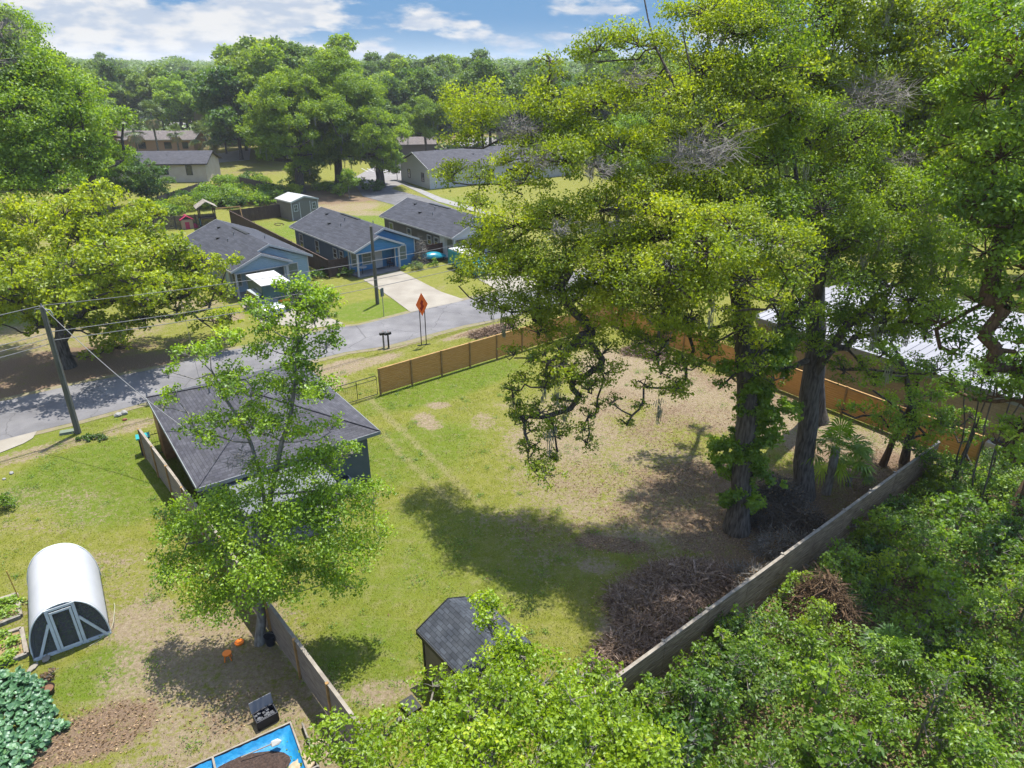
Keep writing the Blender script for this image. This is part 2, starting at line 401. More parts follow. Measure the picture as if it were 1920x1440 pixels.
def tree(name, label, cat, base, trunks, clumps, leafm, leaf=(.15, .085), density=1., base_r=.3, barkm=None, group=None,
         vbias=0., moss=0, mossr=(.5, 1.6), vines=None, twigs=True, dead=0, link_it=True, wob=.12, puff=.40, shell=.55, upb=.25, flat=.72, mesh_only=False, droop=0., **kw):
    """builds world-space data relative to base; returns root"""
    b = np.array([base[0], base[1], base[2] if len(base) > 2 else 0.])
    cl = np.array(clumps, float).copy(); cl[:, :3] -= b
    tr = [[tuple(np.array(q) - b) for q in T] for T in trunks]
    leaf = (leaf[0] * 1.12, leaf[1] * 1.18); cl[:, 3] *= RK
    P, N, v, TW = crown_leaves(cl, leaf, density, vbias=vbias, puff=puff, shell=shell, upb=upb, flat=flat)
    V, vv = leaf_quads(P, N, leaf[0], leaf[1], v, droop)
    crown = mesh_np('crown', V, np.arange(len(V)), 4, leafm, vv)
    p0, p1, r0, r1 = grow(tr, cl, base_r, wob=wob, **kw)
    big = r1 > .09
    parts = [segs(p0[big], p1[big], r0[big], r1[big], 10)] if big.any() else []
    if (~big).any(): parts.append(segs(p0[~big], p1[~big], r0[~big], r1[~big], 5))
    if twigs:
        a = np.array([t[0] for t in TW]); c = np.array([t[1] for t in TW]); a = a - np.array([0, 0, .1]); m_ = (a + c) / 2 + rng.normal(0, .08, a.shape)
        tr0 = max(.012, min(.03, base_r * .08))
        parts += [segs(a, m_, tr0, tr0 * .7, 3), segs(m_, c, tr0 * .7, tr0 * .4, 3)]
    TV, TF = join(parts)
    trunk = mesh_np('trunk', TV, TF, 4, barkm or M_BARK, smooth=True)
    mo = None
    if moss:
        pick = rng.integers(0, len(TW), moss); MP = []; MV = []
        for i in pick:
            c = TW[i][1] - np.array([0, 0, .2]); ln = rng.uniform(*mossr); n = int(60 * ln)
            q = c + rng.normal(0, .10, (n, 3)) * np.array([1, 1, 0]); t = rng.random(n); q[:, 2] -= t * ln
            q[:, :2] = c[:2] + (q[:, :2] - c[:2]) * (1.2 - .8 * t[:, None])
            w = .014; h_ = rng.uniform(.15, .35, n); an = rng.uniform(0, 6.28, n)
            dx = np.stack([np.cos(an), np.sin(an), an * 0], 1) * w; dz = np.stack([rng.normal(0, .03, n), rng.normal(0, .03, n), -h_], 1)
            Q = np.stack([q - dx, q + dx, q + dx + dz, q - dx + dz], 1).reshape(-1, 3); MP.append(Q); MV.append(rng.uniform(.2, .9, n))
        Q = np.concatenate(MP); mo = mesh_np('moss', Q, np.arange(len(Q)), 4, L_MOSS, np.concatenate(MV))
    vi = None
    if vines:   # leafy clumps clinging to the stem: (x,y,z,r)
        vc = np.array(vines, float); vc[:, :3] -= b; vc[:, 3] *= 1.4
        PV, NV, v2, _ = crown_leaves(vc, (.15, .10), 1.25, puff=.45, shell=.2)
        VV2, v2 = leaf_quads(PV, NV, .16, .11, v2); vi = mesh_np('vines', VV2, np.arange(len(VV2)), 4, L_MID, v2)
    dd = None
    if dead:    # bare grey twig sprays
        A = []; B = []
        for (x, y, z, r, n) in dead:
            r *= .72; n = int(n * .8)
            c = np.array([x, y, z]) - b; d = rnd_unit(n); d[:, 2] = d[:, 2] * .5 + .15
            c0_ = c + rnd_unit(n) * r * np.array([.55, .55, .3]); e = c0_ + (d + [0, 0, .15]) * r * rng.uniform(.3, .75, (n, 1)); A.append(c0_ * 1.); B.append(e)
            for k in range(4):
                t_ = rng.uniform(.3, .95, (n, 1)); s_ = c0_ + (e - c0_) * t_
                A.append(s_); B.append(s_ + (d + rnd_unit(n) * .9) * r * .28)
        A = np.concatenate(A); B = np.concatenate(B); VD, FD = segs(A, B, .010, .004, 3); dd = mesh_np('bare_twigs', VD, FD, 4, M_TWIG)
    if not link_it: return crown, trunk, mo, vi, dd
    root = empty(name, label, cat, tuple(b), 0, group)
    link('trunk', trunk, root); link('crown', crown, root)
    if mo: link('hanging_moss', mo, root)
    if vi: link('vines', vi, root)
    if dd: link('bare_twigs', dd, root)
    return root

# ------------------------------------------------------------------ ground
ax_x = np.concatenate([-np.geomspace(2500, 46, 26), np.arange(-45, 45.01, .22), np.geomspace(46, 2500, 26)])
ax_y = np.concatenate([[-400, -60, -10, 4], np.arange(8, 75.01, .22), np.arange(76, 140, 1.2), np.geomspace(142, 3500, 26)])
GX, GY = np.meshgrid(ax_x, ax_y); shp = GX.shape
M = {k: np.zeros(shp, np.float32) for k in ('dirt', 'litter', 'lush', 'dry')}
def blob(k, x, y, rx, ry, s=1., rot=0., soft=1.):
    c, n = math.cos(rot), math.sin(rot); X = (GX - x) * c + (GY - y) * n; Y = -(GX - x) * n + (GY - y) * c
    d = np.sqrt((X / rx) ** 2 + (Y / ry) ** 2); M[k] = np.maximum(M[k], s * np.clip((1.25 - d) / (.5 * soft), 0, 1)) if s > 0 else M[k] + s * np.clip((1.25 - d) / .5, 0, 1)
def pblob(k, px, py, rx, ry, s=1., rot=0.): x, y = g(px, py); blob(k, x, y, rx, ry, s, R(rot))
def strip(k, pts, w, s=1.):
    D = np.full(shp, 1e9)
    for (x0, y0), (x1, y1) in zip(pts[:-1], pts[1:]):
        dx, dy = x1 - x0, y1 - y0; t = np.clip(((GX - x0) * dx + (GY - y0) * dy) / (dx * dx + dy * dy), 0, 1)
        D = np.minimum(D, np.hypot(GX - x0 - t * dx, GY - y0 - t * dy))
    M[k] = np.maximum(M[k], s * np.clip(1.5 - D / w, 0, 1))
RZ = 39.0
M['dry'] += .25
pblob('lush', 840, 720, 6, 2.0, .8, RZ); pblob('lush', 760, 850, 3, 5, .5, -50); pblob('lush', 800, 1050, 6, 4, .35)
pblob('lush', 690, 1230, 2, 2.5, .5); pblob('lush', 180, 880, 4, 3, .9, 35); pblob('lush', 230, 920, 3, 3, .8)
pblob('lush', 700, 580, 3.5, 2.5, .9, RZ); pblob('lush', 200, 1260, 1.6, 1.2, .8, 30); pblob('lush', 30, 590, 6, 4, 1, 30)
pblob('lush', 140, 800, 6, 2, .4, RZ); pblob('lush', 660, 420, 12, 6, .7, RZ); pblob('lush', 500, 430, 6, 5, .4)
pblob('lush', 840, 380, 10, 5, .4)
for p_ in ((800, 790, 1.3, .7, .9, -55), (820, 760, .8, .5, .9, 0), (905, 790, .8, 1.2, .7, 0), (960, 760, 1.4, .8, .5, 0), (1060, 820, 4.2, 3.0, .85, RZ), (1000, 900, 1.5, 1.5, .5, 0),
           (1120, 800, 5, 6, .62, -50), (1000, 1000, 3, 3, .4, 0), (1180, 900, 6, 5, .7, 0), (1300, 950, 5, 4, .8, 0), (1180, 700, 5, 4.5, 1, -50), (1270, 730, 5, 4, 1, -50), (1380, 760, 6, 4, 1, -50), (1500, 1010, 5, 2, .7, RZ), (1560, 830, 5, 3, 1, -50), (1640, 850, 3, 3, 1, 0), (1110, 760, 3, 2, .9, 0),
           (640, 690, 2.8, 1.3, 1, RZ), (625, 665, 2.4, .7, 1, RZ), (690, 680, 2.8, .8, 1, RZ), (610, 720, 1.5, 1.5, 1, 0), (880, 625, 2.6, .6, 1, RZ), (760, 645, 2.5, .5, .8, RZ), (940, 612, 3, .8, .9, RZ),
           (425, 595, 1.6, 1.2, 1, 0), (800, 545, 2.5, .9, .5, RZ), (240, 800, 1.6, .9, .8, RZ), (60, 850, 4, .8, .7, RZ), (30, 925, 1.5, .6, .5, 0),
           (270, 1160, 1.6, 1.3, .9, 0), (300, 1230, 1.4, 1.4, .8, 0), (260, 1290, 1.3, 1, .6, 0), (380, 1250, 3.4, 3.4, .85, 0), (450, 1350, 3, 2, .8, 0), (200, 1100, 3, 3, .5, 0), (120, 960, 3, 2, .45, 0), (330, 1340, 1.6, 1.0, .9, -40), (560, 1340, 1.6, 1.6, .8, 0), (610, 1420, 1.5, 1, .9, 0),
           (450, 1400, 1.5, 1, .7, 0), (300, 1440, 1.5, .8, .7, 0), (90, 1090, .8, .5, .6, 0), (250, 1050, .7, .4, .7, 20), (700, 1300, 1, .6, .8, 0), (760, 1290, .7, .5, .7, 0),
           (1100, 960, 1.5, .5, .8, 0), (1150, 1010, 1.8, .5, .9, 0), (1060, 930, 1, .4, .7, 0), (1120, 1060, 1, .6, .8, 0), (1180, 1180, 1.3, 1, .9, 0),
           (370, 570, 2.5, 1.5, .7, 0), (130, 640, 9, 3, .7, RZ), (0, 640, 6, 4, .7, RZ), (620, 390, 8, 4, .9, 20), (700, 400, 5, 2, .8, 0), (30, 460, 5, 2, .5, 0)):
    pblob('dirt', *p_)
for p_ in ((130, 710, 8, 3.0, 1, RZ), (60, 690, 8, 3, 1, RZ), (250, 660, 4, 1.6, .6, RZ), (1270, 1110, 3.4, 2.2, 1, 20), (1200, 1250, 2.2, 1.6, 1, 40), (1350, 1000, 2.6, 1.6, .9, 20), (1450, 960, 4.5, 2.4, .95, RZ),
           (1150, 1020, 2, .6, .9, -10), (1350, 900, 5, 2.0, .8, 0), (1300, 800, 5, 3.5, .48, 0), (1150, 760, 3, 2.5, .45, 0), (1400, 720, 5, 3, .5, -50), (1100, 900, 3, 2, .42, 0), (1050, 1000, 2.5, 1.5, .4, 0), (1600, 870, 4, 3, .6, 0), (1250, 960, 3.5, 1.6, .7, 0), (1450, 1080, 4, 1.6, .9, RZ), (190, 1370, 1.9, 1.1, 1, 25), (110, 1410, 1.2, .6, .9, 25), (1650, 900, 4, 2.0, .9, RZ), (1580, 960, 2.5, 1.2, .7, RZ),
           (600, 370, 14, 7, 1, 10), (480, 355, 10, 5, .8, 10), (250, 345, 14, 6, .6, 0), (450, 320, 14, 8, .5, 0), (1200, 660, 1.8, 1.0, .8, 0), (1390, 1060, 2.2, 1.2, .9, 0), (910, 617, 3.2, .5, .7, RZ), (1880, 920, 3, 2, .8, 0), (420, 1330, 1.6, 1.0, .5, 0)):
    pblob('litter', *p_)
tr1 = [g(690, 745), g(740, 795), g(800, 850), g(850, 900), g(900, 945)]; tr2 = [g(715, 812), g(760, 860), g(820, 915), g(860, 960)]
strip('dry', tr1, .22, .95); strip('dry', tr2, .22, .85)
# thicket floor
fx0, fy0, fx1, fy1 = 1.0, 14.1, 22.2, 31.1
fd = ((GX - fx0) * (fy1 - fy0) - (GY - fy0) * (fx1 - fx0)) / math.hypot(fx1 - fx0, fy1 - fy0)
M['litter'] = np.maximum(M['litter'], np.clip(fd - .2, 0, 1) * (GX > -1) * (GX < 40) * (GY < 33) * .9)
far = np.clip((GY - 130) / 60, 0, 1)
M['litter'] = np.maximum(M['litter'], far * .6)
nyv, nxv = shp; idx = np.arange(nxv * nyv).reshape(nyv, nxv)
fc = np.stack([idx[:-1, :-1], idx[:-1, 1:], idx[1:, 1:], idx[1:, :-1]], -1).reshape(-1)
def gauss_relief(x, y): return .05 * np.sin(x * .21 + 1) * np.sin(y * .17) + .025 * np.sin(x * .9 + y * .5)
GZ = np.where((np.abs(GX) < 46) & (GY < 76), -.06 + .0 * GX, -.06)
me = mesh_np('ground', np.stack([GX, GY, GZ * 0], -1).reshape(-1, 3), fc, 4, [])
me.materials.clear()
for k, a in M.items():
    at_ = me.attributes.new(k, 'FLOAT', 'POINT'); at_.data.foreach_set('value', np.clip(a, 0, 1).astype(np.float32).ravel())
m = bpy.data.materials.new('ground'); m.use_nodes = True; me.materials.append(m)
t = m.node_tree; n = t.nodes; l = t.links; b = n['Principled BSDF']; b.inputs['Roughness'].default_value = .95; b.inputs['Specular IOR Level'].default_value = .1
geo = n.new('ShaderNodeNewGeometry')
def gn(scale, detail=6, rough=.6, dist=0.):
    q = n.new('ShaderNodeTexNoise'); q.inputs['Scale'].default_value = scale; q.inputs['Detail'].default_value = detail; q.inputs['Roughness'].default_value = rough; q.inputs['Distortion'].default_value = dist
    l.new(geo.outputs['Position'], q.inputs['Vector']); return q.outputs[0]
def gm(op, a, b_=None, clamp=False):
    q = n.new('ShaderNodeMath'); q.operation = op; q.use_clamp = clamp
    for i, v in enumerate((a, b_)):
        if v is None: continue
        if isinstance(v, (int, float)): q.inputs[i].default_value = v
        else: l.new(v, q.inputs[i])
    return q.outputs[0]
def gr(v, a, b_, c=0., d=1.):
    q = n.new('ShaderNodeMapRange'); l.new(v, q.inputs[0])
    for i, x in enumerate((a, b_, c, d)): q.inputs[i + 1].default_value = x
    return q.outputs[0]
def gx(f, a, b_, bl='MIX'):
    q = n.new('ShaderNodeMixRGB'); q.blend_type = bl
    for i, v in enumerate((f, a, b_)):
        if isinstance(v, (int, float)): q.inputs[i].default_value = v
        elif isinstance(v, tuple): q.inputs[i].default_value = (*v, 1)
        else: l.new(v, q.inputs[i])
    return q.outputs[0]
def ga(k): q = n.new('ShaderNodeAttribute'); q.attribute_name = k; return q.outputs['Fac']
n1 = gn(.35, 8, .62); n2 = gn(1.6, 8, .65, .3); n3 = gn(9, 6, .7); n4 = gn(38, 4, .7)
mixn = gm('ADD', gm('MULTIPLY', n1, .40), gm('ADD', gm('MULTIPLY', n2, .35), gm('MULTIPLY', n3, .25)))
base = gx(gr(n2, .35, .65), (.25, .285, .032), (.36, .365, .075))
lushf = gr(gm('ADD', gm('MULTIPLY', ga('lush'), .45), gm('SUBTRACT', mixn, .5)), .02, .28)
base = gx(lushf, base, (.20, .29, .026))
dryf = gr(gm('ADD', gm('MULTIPLY', ga('dry'), .5), gm('MULTIPLY', gm('SUBTRACT', gn(2.3, 8, .7), .5), 1.5)), .10, .5)
base = gx(gm('MULTIPLY', dryf, .75), base, (.42, .38, .17))
dirtf = gr(gm('ADD', gm('MULTIPLY', ga('dirt'), .66), gm('MULTIPLY', gm('SUBTRACT', gm('ADD', gm('MULTIPLY', mixn, .5), gm('MULTIPLY', gn(4.5, 9, .75, .4), .5)), .5), 4.2)), .22, .60)
dirtc = gx(gr(gn(6, 8, .75), .36, .64), (.33, .25, .15), (.54, .45, .29))
base = gx(dirtf, base, dirtc)
litf = gr(gm('ADD', gm('MULTIPLY', ga('litter'), .6), gm('MULTIPLY', gm('SUBTRACT', gm('ADD', gm('MULTIPLY', mixn, .6), gm('MULTIPLY', gn(5.5, 8, .75, .4), .4)), .5), 3.4)), .24, .52)
litc = gx(gr(gn(14, 5, .8), .38, .62), (.20, .135, .085), (.46, .335, .21))
base = gx(litf, base, litc)
base = gx(.42, base, gx(1, base, gx(gr(n4, .3, .7), (.45, .45, .45), (1.5, 1.5, 1.5)), 'MULTIPLY'))
base = gx(.45, base, gx(1, base, gx(gr(gn(15, 5, .7), .35, .65), (.62, .62, .62), (1.35, 1.35, 1.35)), 'MULTIPLY'))
base = gx(1., base, (.425, .415, .44), 'MULTIPLY'); l.new(base, b.inputs['Base Color'])
bp = n.new('ShaderNodeBump'); bp.inputs['Distance'].default_value = .06; bp.inputs['Strength'].default_value = .8; l.new(gm('ADD', n4, gm('MULTIPLY', n3, 1.2)), bp.inputs['Height']); l.new(bp.outputs[0], b.inputs['Normal'])
tag(link('ground', me), kind='structure')

def sheet(name, pts, z, m, kind='structure', th=None):
    mb = MB(); n_ = len(pts)
    if th: mb.prism(pts, z - th, z)
    else: mb.add([(x, y, z) for x, y in pts], [tuple(range(n_))])
    return tag(mb.build(name, m), kind=kind)
M_ROAD = mat('asphalt', (.215, .208, .218), .93, (.275, .268, .275), .9, .004, 60., detail=9)
M_DKASP = mat('asphalt_old', (.17, .165, .17), .93, (.23, .225, .23), 1.1, .004, 60., detail=9)
for m_ in (M_ROAD, M_DKASP):
    t = m_.node_tree; n = t.nodes; l = t.links; b = n['Principled BSDF']; src = b.inputs['Base Color'].links[0].from_socket
    geo = n.new('ShaderNodeNewGeometry'); w_n = gn(.9, 4); mx_ = n.new('ShaderNodeMixRGB'); mx_.blend_type = 'ADD'; mx_.inputs[0].default_value = 1; l.new(geo.outputs['Position'], mx_.inputs[1]); l.new(w_n, mx_.inputs[2])
    vo = n.new('ShaderNodeTexVoronoi'); vo.feature = 'DISTANCE_TO_EDGE'; vo.inputs['Scale'].default_value = .23; l.new(mx_.outputs[0], vo.inputs['Vector'])
    cr_ = gr(vo.outputs['Distance'], .002, .010, .62, 1.); c1 = gx(1., src, cr_, 'MULTIPLY'); pt = gr(gn(.16, 3, .5, .6), .42, .60, .86, 1.10); c1 = gx(1., c1, pt, 'MULTIPLY'); c1 = gx(1., c1, gr(gn(55, 3, .6), .3, .7, .82, 1.16), 'MULTIPLY'); l.new(c1, b.inputs['Base Color'])
near_e = [(-75, -2), (-44, 19.5)] + [g(*q) for q in ((0, 827), (70, 809), (140, 792), (277, 754), (460, 706), (602, 672), (646, 661), (715, 651), (772, 637), (810, 626), (872, 610), (922, 601))] + [(12, 64.0), (40, 86), (90, 126)]
far_e = [(-80, 4), (-49, 26.5)] + [g(*q) for q in ((0, 754), (125, 725), (317, 687), (400, 662), (462, 652), (622, 616), (674, 610), (769, 587), (809, 577), (865, 565))] + [(8, 70.), (36, 92), (86, 132)]
sheet('road', near_e + far_e[::-1], .030, M_ROAD)
for nm, side in (('road_verge', near_e), ('road_verge', far_e)):
    s_ = -1 if side is near_e else 1; o_ = [(x - s_ * .55 * .62 + random.uniform(-.12, .12), y + s_ * .55 * .78 + random.uniform(-.1, .1)) for x, y in side]
    i_ = [(x + s_ * .15 * .62, y - s_ * .15 * .78) for x, y in side]
    q = sheet(nm, i_ + o_[::-1] if s_ > 0 else o_ + i_[::-1], .018, mat('sandy_verge', (.33, .27, .19), .95, (.26, .25, .10), 2.5, .01, 20.))
drive2 = [g(*q) for q in ((681, 525), (751, 508), (783, 525), (828, 548), (870, 562), (862, 566), (770, 586), (735, 560), (706, 540))]
sheet('driveway', drive2, .040, M_CONC)
sheet('driveway', [g(*q) for q in ((450, 572), (476, 562), (545, 548), (572, 568), (600, 590), (645, 607), (580, 617), (490, 605))], .040, M_CONC)
sheet('driveway', [g(*q) for q in ((860, 502), (930, 480), (1010, 515), (1010, 545), (945, 552))], .040, M_CONC)
sheet('driveway', [g(*q) for q in ((0, 827), (70, 809), (62, 822), (45, 832), (0, 850), (-80, 875), (-80, 850))], .036, M_CONC)
sheet('parking_lot', [(-30, 122), (-21, 119), (-17, 131), (-18, 150), (-8, 170), (-5, 186), (40, 188), (40, 212), (-12, 208), (-16, 186), (-28, 152)], .028, mat('lot', (.30, .285, .285), .93, (.36, .345, .34), .5))
sheet('side_street', [g(*q) for q in ((668, 350), (700, 338), (740, 356), (800, 372), (860, 395), (850, 420), (780, 395), (715, 378), (680, 368))], .034, M_DKASP)
sheet('sidewalk', [g(*q) for q in ((752, 345), (762, 344), (830, 372), (930, 402), (930, 408), (820, 378))], .045, M_CONCG)
sheet('path', [g(*q) for q in ((385, 292), (470, 278), (468, 300), (400, 306))], .032, M_CONCG)
sheet('parking_lot', [g(*q) for q in ((205, 212), (330, 205), (420, 215), (400, 238), (215, 245))], .028, MATS['lot'])
mb = MB()
for k in range(7):
    a = Vector((*g(690 + k * 11, 322 + k * .3), .034)); d = Vector((-2.2, 4.6, 0)); s_ = Vector((.09, .05, 0))
    mb.add([a - s_, a + s_, a + d + s_, a + d - s_], [(0, 1, 2, 3)])
tag(mb.build('parking_lines', M_WHITE), kind='structure')

# ------------------------------------------------------------------ fences
def fence(name, label, p0, p1, h, bay, mboard, mpost, horiz=True, cap=None, wave=0., gap=.05, face=1, bh=.14, group=None, capm=None, lean=0.):
    p0 = Vector((*p0, 0)); p1 = Vector((*p1, 0)); d = p1 - p0; L = d.length; rz = math.atan2(d.y, d.x)
    root = empty(name, label, 'fence', p0, rz, group); nb = max(1, round(L / bay)); w = L / nb
    for k in range(nb + 1):
        mb = MB(); hh = h + .06 + random.uniform(-.02, .03)
        mb.box(-.05 + k * w, -.05 + face * .06, 0, .05 + k * w, .05 + face * .06, hh); mb.build('post', mpost, root)
    for k in range(nb):
        mb = MB(); x0 = k * w + .01; x1 = (k + 1) * w - .01; off = random.uniform(-wave, wave); z0 = gap + off * .3
        if horiz:
            nr = int((h - gap) / bh)
            for r in range(nr):
                j = random.uniform(-.004, .004)
                mb.box(x0, -.045 + j, z0 + r * bh, x1, -.018 + j, z0 + (r + 1) * bh - .012)
        else:
            nn = int((x1 - x0) / bh)
            for r in range(nn):
                j = random.uniform(-.004, .004); x = x0 + r * (x1 - x0) / nn
                mb.box(x, -.045 + j, z0, x + (x1 - x0) / nn - .01, -.02 + j, h + off + random.uniform(-.01, .01))
            mb.box(x0, -.018, h * .25, x1, .02, h * .25 + .08); mb.box(x0, -.018, h * .8, x1, .02, h * .8 + .08)
        mb.build('panel', mboard, root)
        if cap: MB().box(x0, -.07, h + off * .3 + .0, x1, .05, h + off * .3 + .035).build('cap_rail', capm or mboard, root)
    return root
ca = g(713, 740); cc_ = (8.1, 53.4)
fence('wood_fence', 'new orange pine fence of horizontal boards along the road side of the lawn', ca, cc_, 1.8, 2.35, M_PINE, M_PINED, face=-1, cap=True, capm=M_PINED, gap=.10)
fence('wood_fence', 'new orange pine fence running behind the big oaks towards the block building', (8.25, 53.2), (24.6, 31.3), 1.8, 2.4, M_PINE, M_PINED, face=-1, cap=True, capm=M_PINED)
fence('wood_fence', 'short orange pine fence stub beside the grey house and the farm gate', (-12.6, 36.8), (-11.1, 38.0), 1.75, 1.9, M_PINE, M_PINED, face=-1, cap=True)
fence('weathered_fence', 'long weathered grey board fence between the garden and the lawn, passing the leaning tree', (-19.8, 32.1), (-4.2, 13.75), 1.8, 2.4, M_GREYW, M_PINED, face=-1, cap=True, capm=M_GREYL, gap=.06, wave=.04)
fence('weathered_fence', 'weathered grey board fence running diagonally between the big oaks and the thicket', (1.4, 14.45), (22.2, 31.1), 1.62, 2.4, mat('old_fence', (.20, .13, .07), .95, (.54, .385, .23), 2.5, .006, 8., stretch=(.7, .7, 7)), M_GREYL, face=1, cap=True, capm=M_GREYL, gap=.05, wave=.05)
fence('privacy_fence', 'dark brown board fence between the two blue houses', (-37.1, 91.4), (-18.2, 66.6), 1.8, 2.4, M_BROWNF, M_BROWNF, False, cap=True)
fence('privacy_fence', 'dark brown board fence behind the white roofed shed', (-37.0, 91.7), (-31.4, 96.4), 1.8, 2.4, M_BROWNF, M_BROWNF, False)
fence('privacy_fence', 'brown picket fence behind the playset and the pink playhouse', (-52, 84.5), (-38.6, 90.4), 1.7, 2.4, M_DKFEN, M_DKFEN, False)
fence('privacy_fence', 'short brown fence with gate left of the bright blue house porch', (-18.1, 66.4), (-16.5, 67.8), 1.8, 1.2, M_BROWNF, M_BROWNF, False)
fence('privacy_fence', 'red brown fence between the bright blue house and the dark grey house', (-9.6, 72.6), (-7.4, 74.4), 1.7, 1.4, mat('redfence', (.12, .045, .03), .9, (.16, .07, .05), 3.), M_BROWNF, False)
fence('privacy_fence', 'dark grey fence in front of the tan house with the slate roof', g(300, 392), g(385, 362), 1.8, 2.4, M_DKFEN, M_DKFEN, False)
fence('privacy_fence', 'dark fence under the big oaks beyond the back yards', g(452, 352), g(515, 366), 1.8, 2.4, M_DKFEN, M_BLACK, False)
# farm gate
a = Vector((*ca, 0)); gr_ = empty('farm_gate', 'black tube farm gate between the grey house and the orange fence', 'gate', (ca[0] - .1, ca[1] - .08, 0), R(180 + RZ))
mb = MB(); mb.tube([(.05, 0, .1), (.05, 0, 1.3), (.12, 0, 1.4), (2.8, 0, 1.4), (2.87, 0, 1.3), (2.87, 0, .1), (.05, 0, .1)], .026, 6); mb.build('gate_frame', M_BLACK, gr_)
mb = MB(); mb.tube([(.05, 0, 1.15), (2.87, 0, 1.15)], .02, 6); mb.build('rail', M_BLACK, gr_)
mb = MB(); mb.tube([(1.46, 0, .1), (1.46, 0, 1.4)], .02, 6); mb.build('upright', M_BLACK, gr_)
mb = MB()
for k in range(1, 9): mb.tube([(.05, 0, .1 + k * .12), (2.87, 0, .1 + k * .12)], .004, 3, cap=False)
for k in range(1, 22): mb.tube([(.05 + k * .128, 0, .1), (.05 + k * .128, 0, 1.15)], .004, 3, cap=False)
mb.build('wire_mesh', M_BLACK, gr_)
gg = empty('garden_gate', 'small dark metal gate between the grey fence end and the grey house', 'gate', (-19.75, 32.15, 0), R(RZ))
mb = MB(); mb.tube([(.1, 0, .1), (.1, 0, 1.3), (1.6, 0, 1.3), (1.6, 0, .1), (.1, 0, .1)], .024, 6); mb.build('gate_frame', M_BLACK, gg)
mb = MB(); mb.tube([(.1, 0, .8), (1.6, 0, .8)], .016, 6); mb.build('rail', M_BLACK, gg)
mb = MB()
for k in range(1, 12): mb.tube([(.1 + k * .125, 0, .1), (.1 + k * .125, 0, 1.3)], .005, 3, cap=False)
mb.build('wire_mesh', M_BLACK, gg)

# ------------------------------------------------------------------ building helpers
def window(parent, x, y, z, w, h, face, frame_m=None, glass_m=None, t=.09, mull=True, vm=False):
    """face: 'f' (-y), 'l' (-x), 'r' (+x). x,y,z is the centre of the sill on the wall plane"""
    mb = MB(); pn = MB()
    def bx(B, a0, a1, z0, z1, d0, d1):
        if face == 'f': B.box(x + a0, y - d1, z + z0, x + a1, y - d0, z + z1)
        elif face == 'l': B.box(x - d1, y + a0, z + z0, x - d0, y + a1, z + z1)
        else: B.box(x + d0, y + a0, z + z0, x + d1, y + a1, z + z1)
    hw = w / 2
    bx(mb, -hw - t, hw + t, -t, 0, 0, .06); bx(mb, -hw - t, hw + t, h, h + t, 0, .06)
    bx(mb, -hw - t, -hw, 0, h, 0, .055); bx(mb, hw, hw + t, 0, h, 0, .055)
    if mull: bx(mb, -hw, hw, h * .5 - .025, h * .5 + .025, .0, .045)
    if vm:
        bx(mb, -.02, .02, 0, h * .5 - .025, 0, .043); bx(mb, -.02, .02, h * .5 + .025, h, 0, .043)
    bx(pn, -hw, hw, 0, h, -.01, .02)
    o = mb.build('window', frame_m or M_TRIM, parent); pn.build('pane', glass_m or M_GLASS, o)
    return o
def gable_roof(parent, x0, x1, y0, y1, ze, rise, m, th=.14, along='y', fm=None, name='roof', back=True):
    """ridge along y; eaves at x0,x1 ; ends y0,y1"""
    mb = MB(); xm = (x0 + x1) / 2; k = rise / (xm - x0)
    if along == 'y': mb.profile([(x0, ze), (xm, ze + rise), (x1, ze), (x1, ze - th), (xm, ze + rise - th), (x0, ze - th)], y0, y1)
    else:
        ym = (y0 + y1) / 2
        mb.profile([(y0, ze), (ym, ze + rise), (y1, ze), (y1, ze - th), (ym, ze + rise - th), (y0, ze - th)], x0, x1, axis='x')
    r = mb.build(name, m, parent)
    if fm:
        fb = MB()
        if along == 'y':
            for yy_, s_ in ((y0, -1), (y1, 1))[:2 if back else 1]:
                ya, yb = sorted((yy_ + s_ * .003, yy_ + s_ * .04))
                fb.profile([(x0 - .03, ze + .01), (xm, ze + rise + .015), (x1 + .03, ze + .01), (x1 + .03, ze - .20), (xm, ze + rise - .20), (x0 - .03, ze - .20)], ya, yb)
            fb.box(x0 - .035, y0, ze - .18, x0 - .003, y1, ze - .02); fb.box(x1 + .003, y0, ze - .18, x1 + .035, y1, ze - .02)
        else:
            for xx, s_ in ((x0, -1), (x1, 1)):
                xa, xb = sorted((xx + s_ * .003, xx + s_ * .04))
                fb.profile([(y0 - .03, ze + .01), (ym, ze + rise + .015), (y1 + .03, ze + .01), (y1 + .03, ze - .20), (ym, ze + rise - .20), (y0 - .03, ze - .20)], xa, xb, axis='x')
            fb.box(x0, y0 - .035, ze - .18, x1, y0 - .003, ze - .02); fb.box(x0, y1 + .003, ze - .18, x1, y1 + .035, ze - .02)
        fb.build('fascia', fm, r)
    return r
def vent(parent, x, y, z, kind=0):
    mb = MB()
    if kind: mb.tube([(x, y, z - .2), (x, y, z + .32)], .05, 8)
    else: mb.box(x - .14, y - .14, z - .15, x + .14, y + .14, z + .12)
    mb.build('vent', M_GALV if kind else M_BLACK, parent)

